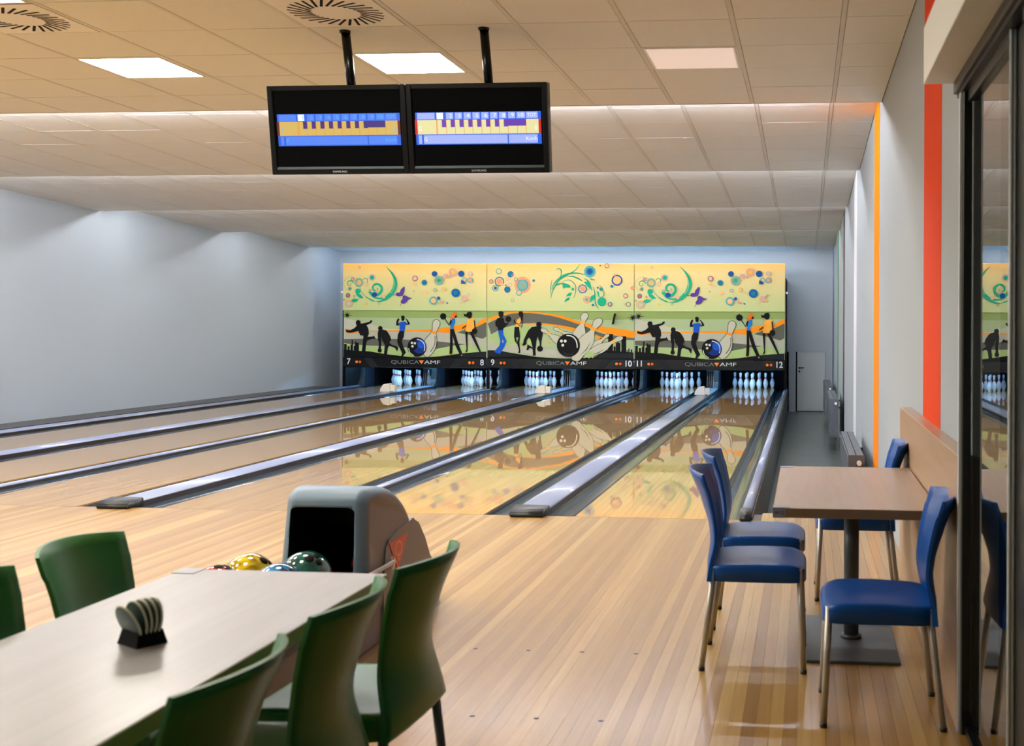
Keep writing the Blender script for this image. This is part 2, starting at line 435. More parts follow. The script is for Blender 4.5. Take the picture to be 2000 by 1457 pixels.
words = ['rightmost', 'second from the right', 'third from the right', 'fourth from the right', 'fifth from the right', 'leftmost']
for cx, cy, k, r in lamp_cells:
    for (a, b_, c, d) in ((-0.33, -0.313, -0.33, 0.33), (0.313, 0.33, -0.33, 0.33), (-0.313, 0.313, -0.33, -0.313), (-0.313, 0.313, 0.313, 0.33)):
        filler.box(cx + a, cx + b_, cy + c, cy + d, Z1, Z1 + 0.013)
    if r > 11: 
        filler.box(cx - 0.33, cx + 0.33, cy - 0.33, cy + 0.33, Z1, Z1 + 0.013); continue
    on = not (k == 2)
    if (r == 8 and k < 5) or (r == 11 and k < 8):  # out of view: third row switched on, fourth added, to brighten the header
        filler.box(cx - 0.33, cx + 0.33, cy - 0.33, cy + 0.33, Z1, Z1 + 0.013); continue
    L = thing('ceiling_light', ('glowing' if on else 'unlit') + ' square ceiling panel, %s in the %s' % (words[order[k]], pos[r]), 'ceiling light', (cx, cy, Z1), 0, 'square light panels in the flat ceiling')
    link('diffuser', me_diff_on if on else me_diff_off, L); link('lamp_frame', me_lframe, L)
filler.obj('tile_filler', M['tile'], ceiling)
q = MB(); q.box(-0.322, 0.322, -0.318, 0.318, -0.004, 0.012); me_vent = q.mesh('vent_plate', M['vent'])
q = MB(); q.box(-0.075, 0.075, -0.0085, 0.0085, -0.0052, -0.0042); me_slot = q.mesh('slot', M['black'])
for cx, cy, k in vent_cells:
    if k not in (5, 8, 11): 
        o = link('ceiling_tile', tile_me(0.648, 0.654), ceiling, (cx, cy, Z1)); continue
    V = thing('ceiling_vent', 'square ceiling vent with a swirl of dark slots, ' + {5: 'beside the left screen pole', 8: 'in the upper left corner of view', 11: 'beyond the left edge of view'}[k], 'ceiling vent', (cx, cy, Z1), 0, 'swirl vents in the flat ceiling')
    link('vent_plate', me_vent, V)
    for n in range(28):
        a = 2 * PI * n / 28
        s_ = link('slot', me_slot, V, (0.212 * math.cos(a), 0.212 * math.sin(a), 0)); s_.rotation_euler = (0, 0, a + 0.42)
# hidden light strips over each step
wd = ['nearest the seating', 'second from the seating', 'third from the seating', 'fourth from the seating', 'nearest the masks']
for i, (yl, zl) in enumerate(LIPS):
    q = MB()
    q.tube([(XL + 0.42, yl + 0.205, zl + 0.075), (XR - 0.45, yl + 0.205, zl + 0.075)], 0.017, 8)
    q.mi = 1; q.box(XL + 0.38, XR - 0.4, yl + 0.19, yl + 0.22, zl + 0.094, zl + 0.125)
    o = q.obj('light_strip', [M['strip%d' % i], M['white']]); tag(o, 'long light strip tucked above the ceiling step ' + wd[i], 'light strip', 'light strips above the ceiling steps')

# floors
b = MB(); b.box(XL, XR, YB, -0.004, -0.1, -0.0135); b.box(0.86, XR, -0.004, 0.34, -0.525, -0.0135)
floor = struct('floor', 'glossy board floor of the seating area and approach in golden wood tones', None, b, M['rail_dark'])
PW = 0.052
n = int((1.83 - XL) / PW) + 1
pm = {}
def plank_me(y0, y1, w=PW, key='a', mk='approach', th=0.0135):
    k = (round(y0, 2), round(y1, 2), round(w, 3), mk)
    if k not in pm:
        q = MB(); h = w / 2 - 0.0004
        q.box(-h, h, y0, y1, -th, 0.0); pm[k] = q.mesh('plank', M[mk])
    return pm[k]
x = XL + PW / 2
cnt = 0
while x < XR + 0.02:
    y1 = 0.34 if x > 0.93 else -0.004
    # boards run in two lengths, joints staggered
    j = [-4.9, -6.3, -3.6, -5.6, -7.1][cnt % 5]
    link('plank', plank_me(YB, y1, PW), floor, (x, 0, 0))
    x += PW; cnt += 1
q = MB(); q.box(XL, 0.86, -0.0035, 0.0035, -0.02, 0.0004); o = q.obj('foul_line', M['brown_p'], floor); o['label'] = 'thin dark foul line'
# small round markers set in the approach
q = MB(); q.lathe([(0, 0.0004), (0.011, 0.0004), (0.011, -0.002)], 12); me_dot = q.mesh('approach_dot', M['brown_p'])
for yy in (-3.66, -4.55):
    for xx in [LANES[n_] + d for n_ in (11, 12) for d in (-0.5, -0.25, 0, 0.25, 0.5)]:
        link('approach_dot', me_dot, floor, (xx, yy, 0))
b = MB(); b.box(0.86, XR, 0.34, YF + 0.1, -0.62, ZA)
struct('floor', 'lower grey concrete aisle floor between the lanes and the striped wall', None, b, M['concrete'])
b = MB(); b.box(XL, 0.85, 0.0, 20.2, -0.62, -0.12)
struct('floor', 'dark base under the lanes', None, b, M['black'])
b = MB(); b.box(0.848, 0.862, 0.0, 17.3, -0.525, 0.02)
struct('trim_1', 'dark side board along the edge of the lane platform', None, b, M['riser'])
b = MB(); b.box(XL, -9.665, 0.0, 17.0, -0.1, 0.05)
struct('trim_2', 'black strip between the left wall and the leftmost lane', None, b, M['rail_dark'])

# lanes
LY = 19.45
for nme, c in LANES.items():
    L = thing('bowling_lane', 'glossy wooden bowling lane, %s of the six' % LWS[nme], 'bowling lane', (c, 0, 0), 0, 'bowling lanes')
    w = 1.066 / 20
    me = plank_me(0.004, LY, w, 'l', 'lane', 0.04)
    for k in range(20): link('plank', me, L, (-0.533 + w * (k + 0.5), 0, 0))
LW = {7: 'the leftmost lane', 8: 'the second lane from the left', 9: 'the third lane from the left', 10: 'the third lane from the right', 11: 'the second lane from the right', 12: 'the rightmost lane'}
# gutters
def gutter_me(x0, x1, y0=0.004, y1=19.45):
    q = MB(); r = (x1 - x0) / 2; cx = (x0 + x1) / 2; n = 10
    inner = [(cx - (r - 0.004) * math.cos(PI * k / n), -0.012 - (r * 0.72) * math.sin(PI * k / n)) for k in range(n + 1)]
    outer = [(x1, -0.012), (x1, -0.11), (x0, -0.11), (x0, -0.012)]
    for k in range(n):
        (a, za), (c_, zc) = inner[k], inner[k + 1]
        f = q.face([(a, y0, za), (c_, y0, zc), (c_, y1, zc), (a, y1, za)], True); f.smooth = True
    bmesh.ops.remove_doubles(q.bm, verts=q.bm.verts, dist=1e-5)
    q.mi = 0
    for a, c_ in ((x0 + 0.0002, inner[0][0]), (inner[-1][0], x1 - 0.0002)):
        q.face([(a, y0, -0.012), (c_, y0, -0.012), (c_, y1, -0.012), (a, y1, -0.012)])
    q.face([(x0, y1 - 0.01, -0.012)] + [(a, y1 - 0.01, z) for a, z in inner] + [(x1, y1 - 0.01, -0.012), (x1, y1 - 0.01, -0.115), (x0, y1 - 0.01, -0.115)])
    return q.mesh('gutter', M['gutter'], fix=False)
gm = gutter_me(-0.1175, 0.1175)
for nme, c in LANES.items():
    for s_, w_ in ((-1, 'left'), (1, 'right')):
        o = link('gutter', gm, None, (c + s_ * (0.533 + 0.1175), 0, 0))
        tag(o, 'dark rounded gutter on the %s side of %s' % (w_, LW[nme]), 'gutter', 'gutters beside the lanes')
# covers between and beside the lanes
def cover(name, x0, x1, h, label, capped=True, ylo=0.10, cap_w=None, y1=17.75):
    T = thing(name, label, 'lane divider', ((x0 + x1) / 2, 0, 0), 0, 'lane dividers')
    w = (x1 - x0) / 2; n = 8
    prof = [(-w, -0.05)] + [(-w * math.cos(PI * k / n) * 1.0, h - 0.018 * (1 - math.sin(PI * k / n))) for k in range(n + 1)] + [(w, -0.05)]
    q = MB()
    for k in range(len(prof) - 1):
        (a, za), (b2, zb) = prof[k], prof[k + 1]
        f = q.face([(a, ylo, za), (b2, ylo, zb), (b2, y1, zb), (a, y1, za)]); f.smooth = 1 <= k <= n
    q.face([(a, ylo, z) for a, z in prof]); q.face([(a, y1, z) for a, z in prof])
    bmesh.ops.remove_doubles(q.bm, verts=q.bm.verts, dist=1e-5)
    q.obj('cover', M['silver'], T)
    q = MB(); q.box(-w - 0.004, -w + 0.010, 0.02, y1, -0.05, h - 0.022); q.box(w - 0.010, w + 0.004, 0.02, y1, -0.05, h - 0.022)
    q.obj('side_trim', M['rail_dark'], T)
    if capped:
        cw = (cap_w or w) + 0.006
        q = MB()
        pr = [(-0.10, 0.0), (-0.095, h * 0.62), (-0.06, h + 0.004), (0.11, h + 0.012), (0.135, h + 0.010), (0.135, -0.02), (-0.10, 0.0)][:-1]
        q.prism(pr, -cw, cw, 'x')
        bmesh.ops.bevel(q.bm, geom=list(q.bm.edges), offset=0.009, segments=3, affect='EDGES')
        for f in q.bm.faces: f.smooth = True
        q.obj('end_cap', M['rubber'], T)
    return T
for a, b2 in ((7, 8), (9, 10), (11, 12)):
    cover('ball_return_cover', LANES[a] + 0.770, LANES[b2] - 0.770, 0.055, 'wide silver ball return cover right of %s' % LW[a])
for a, b2 in ((8, 9), (10, 11)):
    cover('divider_rail', LANES[a] + 0.770, LANES[b2] - 0.770, 0.035, 'narrow silver divider rail beside %s' % LW[a], True, y1=17.0)
cover('edge_cover', 0.772, 0.848, 0.065, 'rounded silver edge cover on the outer right side of the rightmost lane', True)
cover('edge_cover', -9.660, -9.398, 0.05, 'silver edge cover between the leftmost lane and the left wall', True)
# ---------------- pin area ----------------
MY = 17.0                         # front plane of the masks
EDG = [-9.535, -6.088, -2.642, 0.805]
b = MB()
b.box(-9.56, 0.83, 20.15, 20.2, -0.12, 0.9)
b.box(-9.60, -9.56, YF, 20.2, -0.12, 0.9); b.box(0.83, 0.87, YF, 20.2, -0.52, 0.9)
b.box(-9.6, 0.87, YF + 0.1, 20.2, 0.86, 0.9)
struct('wall_pit', 'black pit behind the pins', None, b, M['black'])
def kick(name, x0, x1, label, front=17.95):
    T = thing(name, label, 'kickback', ((x0 + x1) / 2, front, 0), 0, 'kickback plates between the lanes')
    w = (x1 - x0) / 2
    pr = [(-0.34, 0.005), (-0.33, 0.028), (-0.20, 0.05), (-0.11, 0.10), (-0.05, 0.19), (-0.015, 0.32), (0.0, 0.47), (0.0, 0.60), (0.05, 0.60), (0.05, 0.0)]
    q = MB(); q.prism(pr, -w, w, 'x'); q.obj('front_plate', M['kick'], T)
    q = MB(); q.box(-w, w, 0.051, 2.15, -0.02, 0.60, 0.004); q.obj('body', M['black'], T)
    q = MB(); q.box(w, w + 0.008, 0.06, 0.62, 0.0, 0.52, 0.003); q.obj('side_pad', M['kick_side'], T)
    return T
kick('kickback', -9.535, -9.397, 'curved grey kickback plate on the left side of the leftmost lane')
for a, b2 in ((7, 8), (9, 10), (11, 12)):
    kick('kickback', LANES[b2] - 0.90, LANES[b2] - 0.775, 'curved grey kickback plate on the left side of ' + LW[b2])
for a, b2 in ((8, 9), (10, 11)):
    kick('kickback', LANES[a] + 0.772, LANES[b2] - 0.772, 'curved grey kickback plate on the left side of ' + LW[b2])
for n_, x0, x1, lb in ((1, 0.775, 0.80, 'right of lane 12'),):
    b = MB(); b.box(x0, x1, 17.06, 20.1, -0.02, 0.7); o = b.obj('side_partition', M['black']); tag(o, 'black partition at the outer right side of the rightmost lane', 'partition')
b = MB(); b.box(-9.535, -9.50, 17.06, 17.94, -0.02, 0.7); o = b.obj('side_partition', M['black']); tag(o, 'black partition at the outer left side of the leftmost lane', 'partition')
for a, e in ((8, EDG[1]), (10, EDG[2])):
    b = MB(); b.box(e - 0.03, e + 0.03, 17.08, 17.14, 0.03, 0.52); o = b.obj('support_post', M['black'])
    tag(o, 'slim black post under the mask joint right of ' + LW[a], 'post', 'posts under the mask joints')
# ball door guards (bent metal slats)
for a in (7, 9, 11):
    x0 = LANES[a] + 0.78
    T = thing('ball_door_guard', 'bent dark metal slats of the ball door right of ' + LW[a], 'ball door', (x0, 17.75, 0.045), 0, 'ball door guards')
    for k in range(4):
        q = MB(); xx = 0.0 + 0.045 * k
        q.prism([(-0.12 + 0.02 * k, 0.0), (-0.02, 0.22), (0.03, 0.47), (0.045, 0.47), (0.0, 0.22), (-0.10 + 0.02 * k, 0.0)], xx - 0.009, xx + 0.009, 'x')
        q.obj('slat', M['dark_metal'], T)
    q = MB()
    q.box(-0.02, 0.16, 0.0, 0.03, 0.40, 0.425); q.tube([(0.0, 0, 0.40), (0.03, -0.01, 0.50)], 0.007, 6); q.tube([(0.15, 0, 0.40), (0.11, -0.01, 0.51)], 0.007, 6)
    q.obj('top_bracket', M['dark_metal'], T)
# cream housings on the covers
for a, b2, mk, wd_ in ((7, 8, 'cream', 'cream'), (9, 10, 'cream', 'cream'), (11, 12, 'pale_housing', 'pale grey')):
    cx = (LANES[a] + LANES[b2]) / 2
    T = thing('sensor_housing', 'small %s sensor housing right of %s' % (wd_, LW[a]), 'sensor housing', (cx, 15.1, 0.062), 0, 'sensor housings on the covers')
    q = MB(); q.prism([(-0.16, -0.01), (-0.145, 0.07), (-0.08, 0.155), (0.03, 0.175), (0.055, 0.15), (0.06, -0.01)], -0.09, 0.10, 'y')
    bmesh.ops.bevel(q.bm, geom=list(q.bm.edges), offset=0.006, segments=1, affect='EDGES')
    q.obj('housing', M[mk], T)
    q = MB(); q.box(0.055, 0.165, -0.06, 0.07, 0.0, 0.135, 0.006, 1); q.obj('camera_box', M[mk], T)
# pins
prof = [(0, 0), (0.026, 0.0), (0.0285, 0.006), (0.0358, 0.019), (0.0498, 0.058), (0.0602, 0.105), (0.0605, 0.118), (0.0579, 0.148), (0.0470, 0.184), (0.0330, 0.218), (0.0256, 0.236), (0.0242, 0.243), (0.0238, 0.249), (0.0234, 0.256), (0.0233, 0.264), (0.0236, 0.272), (0.0262, 0.298), (0.0310, 0.330), (0.0323, 0.343), (0.0305, 0.360), (0.022, 0.374), (0.010, 0.380), (0, 0.381)]
ms = [0] * (len(prof) - 1)
for i in range(len(ms)):
    zc = (prof[i][1] + prof[i+1][1]) / 2
    if 0.236 < zc < 0.249 or 0.256 < zc < 0.272: ms[i] = 1
q = MB(); q.lathe(prof, 20, mats=ms); me_pin = q.mesh('bowling_pin', [M['pin'], M['pin_red']])
PP = [(0, 0, 'head pin'), (-.1524, .264, 'second-row left pin'), (.1524, .264, 'second-row right pin'), (-.3048, .528, 'third-row left pin'), (0, .528, 'third-row middle pin'), (.3048, .528, 'third-row right pin'),
      (-.4572, .792, 'back-row far left pin'), (-.1524, .792, 'back-row inner left pin'), (.1524, .792, 'back-row inner right pin'), (.4572, .792, 'back-row far right pin')]
for nme, c in LANES.items():
    for dx, dy, lb in PP:
        o = link('bowling_pin', me_pin, None, (c + dx, 18.29 + dy, 0.0)); o.rotation_euler = (0, 0, random.uniform(0, 6))
        tag(o, 'white red-banded pin, %s on %s' % (lb, LW[nme]), 'bowling pin', 'bowling pins of lane %d' % nme)
# ---------------- masks ----------------
PAL = dict(bg_top=(252, 196, 96), bg_mid=(236, 214, 140), bg_low=(206, 218, 150), teal=(24, 166, 128), tealgrey=(140, 176, 150), green=(20, 176, 132), salmon=(248, 160, 120), peach=(252, 196, 130),
           blue=(20, 84, 156), steel=(22, 122, 160), pink=(222, 176, 160), purple=(88, 62, 150), orange=(255, 150, 20), red=(232, 96, 60), cyan=(86, 172, 178), pale=(214, 206, 172), yellow=(252, 190, 60),
           l_bg=(176, 194, 146), l_green_shade=(150, 172, 100), l_grey=(186, 186, 166), l_beige=(200, 200, 176), l_dark=(98, 100, 88), l_lgreen=(172, 198, 128), black=(9, 10, 12), shirt=(24, 84, 190), jeans=(16, 88, 186), white=(226, 226, 210), ball=(16, 44, 120), ground=(28, 32, 36),
           logo=(112, 122, 120), logo2=(196, 206, 204), num=(214, 222, 232), dot=(248, 130, 40), dot2=(222, 96, 30), hair=(238, 112, 30), dress=(252, 178, 70), tank=(30, 122, 196), shin=(58, 62, 60))
PM = {k: mat('print_' + k, v, 0.6, spec=0.15) for k, v in PAL.items()}
PKEYS = list(PAL)
class Art:
    """flat print: thin polygons layered a fraction of a millimetre apart"""
    def __init__(s, fx, fz): s.mb = MB(); s.fx, s.fz = fx, fz; s.layer = 0
    def P(s, x, z): return (s.fx(x), -0.0006 - 0.0006 * s.layer, s.fz(z))
    def poly(s, key, pts, up=True):
        if up: s.layer += 1
        vs = [s.P(*p) for p in pts]
        # keep faces pointing at the lanes (-Y)
        ar = sum(vs[i][0] * vs[(i+1) % len(vs)][2] - vs[(i+1) % len(vs)][0] * vs[i][2] for i in range(len(vs)))
        if ar < 0: vs.reverse()
        f = s.mb.face(vs)
        if f: f.material_index = PKEYS.index(key)
    def circ(s, key, cx, cz, r, n=22, a0=0, a1=2*PI, up=True):
        pts = [(cx + r * math.cos(a0 + (a1-a0)*k/n), cz + r * math.sin(a0 + (a1-a0)*k/n)) for k in range(n if a1 - a0 > 6.28 else n + 1)]
        s.poly(key, pts, up)
    def stroke(s, key, pts, w, up=True):
        """w: width or list"""
        if up: s.layer += 1
        ws = w if isinstance(w, (list, tuple)) else [w] * len(pts)
        L, R = [], []
        for i, p in enumerate(pts):
            a = pts[max(i-1, 0)]; c = pts[min(i+1, len(pts)-1)]
            dx, dz = c[0]-a[0], c[1]-a[1]; l = math.hypot(dx, dz) or 1
            nx, nz = -dz/l, dx/l
            L.append((p[0] + nx*ws[i]/2, p[1] + nz*ws[i]/2)); R.append((p[0] - nx*ws[i]/2, p[1] - nz*ws[i]/2))
        for i in range(len(pts)-1):
            s.poly(key, [L[i], L[i+1], R[i+1], R[i]], up=False)
    def ring(s, key, cx, cz, r, w, n=22):
        s.layer += 1
        for k in range(n):
            a, c = 2*PI*k/n, 2*PI*(k+1)/n
            s.poly(key, [(cx+r*math.cos(a), cz+r*math.sin(a)), (cx+r*math.cos(c), cz+r*math.sin(c)), (cx+(r-w)*math.cos(c), cz+(r-w)*math.sin(c)), (cx+(r-w)*math.cos(a), cz+(r-w)*math.sin(a))], up=False)
    def done(s, name): return s.mb.mesh(name, [PM[k] for k in PKEYS], fix=False)
def curve(pts, n=8):
    """Catmull-Rom through points"""
    out = []
    P_ = [pts[0]] + list(pts) + [pts[-1]]
    for i in range(1, len(P_) - 2):
        p0, p1, p2, p3 = P_[i-1:i+3]
        for k in range(n):
            t = k / n
            out.append(tuple(0.5*((2*p1[j]) + (-p0[j]+p2[j])*t + (2*p0[j]-5*p1[j]+4*p2[j]-p3[j])*t*t + (-p0[j]+3*p1[j]-3*p2[j]+p3[j])*t**3) for j in range(2)))
    out.append(tuple(pts[-1])); return out
PW_ = 3.446
def mapper(xl, xr, zt, zb, Zt, Zb):
    return (lambda x: (x - xl) / (xr - xl) * (PW_ - 0.03) - (PW_ - 0.03) / 2), (lambda z: Zb + (zb - z) / (zb - zt) * (Zt - Zb))
# --- upper print, outer panels (A)
def art_upper_A():
    a = Art(*mapper(62, 1512, 78, 558, 2.93, 1.835))
    c = a.circ
    for key, x, y, r in (('tealgrey',222,272,47),('peach',222,272,24),('yellow',222,272,17),('pink',355,220,38),('green',355,220,23),('steel',158,240,19),('salmon',158,240,13),('salmon',130,335,22),('green',130,335,15),
        ('steel',110,405,24),('red',110,405,15),('salmon',118,492,42),('pale',118,492,31),('tealgrey',118,492,25),('pale',118,492,18),('green',213,360,28),('steel',242,420,13),('yellow',302,490,12),('red',176,413,11),('pale',176,413,6)):
        c(key, x, y, r)
    a.ring('purple', 228,118,13,3); a.ring('purple',72,450,10,3); a.ring('tealgrey',430,485,13,4); a.ring('pink',300,288,21,7); a.ring('pink', 235,193,6,2)
    a.poly('green', curve([(140,465),(165,440),(200,438),(218,455),(190,472),(160,470),(140,465)],5)[:-1])
    a.poly('green', curve([(190,375),(215,385),(240,395),(268,432),(230,425),(205,410),(190,375)],5)[:-1])
    a.stroke('green', curve([(150,520),(175,470),(240,430)]), 4)
    # small swirl left
    sw = [(130 + (8+4.0*t)*math.cos(-1.2+t), 285 + (8+4.0*t)*math.sin(-1.2+t)) for t in [k*0.35 for k in range(22)]]
    a.stroke('green', sw, [4+0.35*k for k in range(22)])
    for k in range(26):
        an = 1.9 + k*0.19; c('steel', 145+75*math.cos(an), 285+72*math.sin(an), 3, 8)
    a.stroke('green', curve([(270,245),(290,228),(315,240),(312,268)]), [6,12,12,5][0])
    # big crescent and spiral
    a.stroke('tealgrey', curve([(235,310),(255,370),(310,425),(380,458)]), 7)
    out = curve([(500,108),(555,165),(590,230),(597,300),(570,370),(520,425),(450,462),(380,462),(300,420)], 6)
    m = len(out); ws = [1 + 40*math.sin(PI*min(1,(k/m)*1.18))**1.2 if k/m < 0.84 else 10 for k in range(m)]
    a.stroke('green', out, ws)
    inn = curve([(560,190),(583,250),(586,310),(560,370),(505,425)],6); a.stroke('bg_mid', inn, 4)
    sp = []
    for k in range(44):
        t = k/43; an = -0.3 + t*9.3; r = 10 + 66*t
        sp.append((404 + r*math.cos(an), 332 + r*math.sin(an)*0.98))
    a.stroke('green', sp, [9 + 20*(k/43) for k in range(44)])
    a.stroke('green', curve([(338,370),(372,415),(440,435),(505,418),(545,380)],6), 16)
    c('pink',412,355,15); c('tealgrey',342,354,14); c('salmon',342,354,9); c('blue',388,395,26); c('pink',482,417,19); c('peach',482,417,13)
    # butterfly
    a.poly('purple', curve([(672,405),(625,412),(606,395),(616,375),(645,372),(655,345),(690,312),(692,350),(682,392),(672,405)],5)[:-1])
    a.poly('purple', curve([(676,410),(672,440),(655,470),(680,488),(715,470),(730,445),(768,432),(735,422),(700,402),(676,410)],5)[:-1])
    a.stroke('purple', [(612,400),(572,397)], 4); a.stroke('purple', [(664,478),(648,512)], 4)
    # right-hand circles
    for key, x, y, r in (('purple',800,230,27),('peach',800,230,21),('bg_mid',800,230,0.1),('tealgrey',895,272,30),('steel',895,272,25),('blue',997,183,28),('tealgrey',1042,250,48),('green',1042,250,20),('pink',1183,165,42),('salmon',1183,165,27),('yellow',1183,165,19),
        ('steel',1268,183,32),('blue',1268,183,27),('pink',1358,180,24),('pale',1358,180,17),('cyan',1358,247,29),('salmon',1358,247,20),('steel',1213,377,44),('blue',1213,377,37),('steel',1213,377,24),('cyan',988,455,41),('peach',988,455,26),
        ('tealgrey',1003,348,18),('pale',1003,348,11),('peach',908,372,18),('pink',1105,205,24),('blue',1042,430,16),('pink',1075,465,15),('salmon',1075,465,9),('pink',1300,430,30),('peach',1335,448,10),('pink',790,358,9),('peach',798,285,15),('pink',1153,213,14)):
        if r > 1: c(key, x, y, r)
    a.ring('yellow',1092,340,23,6); a.ring('cyan',1300,246,26,7); a.ring('pale',1262,470,12,3)
    a.poly('blue', [(1268,248),(1290,250),(1312,272),(1308,288),(1268,284)]); a.poly('blue',[(1120,468),(1140,480),(1135,490),(1122,482)])
    a.stroke('pink', curve([(1270,432),(1310,425),(1352,380)]), 10)
    return a.done('panel_print')
def art_upper_B():
    a = Art(*mapper(62, 1548, 84, 562, 2.93, 1.835)); c = a.circ
    for key, x, y, r in (('salmon',424,300,84),('cyan',424,300,60),('tealgrey',424,300,45),('cyan',388,378,31),('peach',388,378,21),('blue',300,192,32),('steel',300,192,27),('steel',186,266,49),('bg_mid',186,266,38),('salmon',186,266,30),
        ('salmon',208,292,20),('peach',208,292,13),('blue',268,346,32),('steel',268,346,26),('green',146,332,33),('pale',146,332,25),('purple',146,332,16),('steel',537,256,14),('green',252,302,9)):
        c(key, x, y, r)
    a.ring('cyan',180,162,31,9); a.ring('steel',102,266,23,5); c('salmon',102,266,17); a.ring('pink',270,240,19,6); a.ring('pink',297,298,20,7); a.ring('steel',358,245,20,5); a.ring('tealgrey',323,456,18,5); a.ring('pink',330,205,18,5)
    a.ring('bg_mid',600,390,78,3); a.ring('bg_mid',420,190,60,3)
    # vine
    for pts, w in (([(712,435),(740,340),(800,250),(880,200),(960,150),(1006,90)],9),([(722,340),(760,270),(850,200),(960,180),(1060,195)],12),([(730,345),(770,300),(850,285),(910,325)],10),([(820,270),(900,250),(960,300),(965,370),(945,430)],6),
                   ([(790,245),(820,190),(815,150),(785,132),(768,155)],8),([(712,400),(712,320),(725,250)],5),([(880,215),(940,215),(1000,240),(1030,260)],10),([(1050,235),(1100,270),(1130,355)],8),([(1140,315),(1160,380),(1165,480),(1200,540)],7),([(1120,470),(1150,430),(1160,390)],8),([(1200,300),(1235,330),(1250,400),(1225,420)],5)):
        cu = curve(pts,6); n_ = len(cu); a.stroke('teal', cu, [w*(0.35+math.sin(PI*k/n_)) for k in range(n_)])
    for pts in ([(830,290),(870,285),(905,300),(915,328),(870,325),(840,335)],[(865,415),(895,380),(930,375),(918,405),(890,412)],[(850,472),(870,435),(912,420),(900,448)],[(1050,270),(1090,262),(1105,290),(1120,345),(1080,310)],[(1110,440),(1125,410),(1158,395),(1140,440),(1120,465)],[(1180,360),(1200,370),(1205,410),(1235,425),(1195,415)],[(1105,230),(1140,238),(1172,252),(1120,248)]):
        a.poly('green', pts)
    for key, x, y, r in (('cyan',1108,164,58),('steel',1108,164,36),('blue',1108,164,22),('green',938,342,14),('steel',1036,338,44),('pale',1036,338,34),('salmon',1036,338,26),('salmon',1078,446,36),('pale',1078,446,27),('tealgrey',1078,446,20),('teal',1232,466,44),('green',1232,466,34),
        ('steel',1315,492,24),('salmon',1315,492,15),('blue',1384,252,54),('peach',1384,252,41),('steel',1332,312,15),('steel',1225,342,17),('green',1225,342,13),('steel',1190,326,10),('purple',1471,408,23),('peach',1471,408,18),('steel',1499,492,23),('peach',1499,492,16),('steel',1142,500,12),('purple',1282,108,23),('bg_top',1282,108,18),('salmon',1540,330,20),('blue',1214,106,7)):
        c(key, x, y, r)
    a.ring('pink',1362,200,15,4); a.ring('pink',1255,380,8,3); a.ring('salmon',1461,491,9,3)
    return a.done('panel_print')
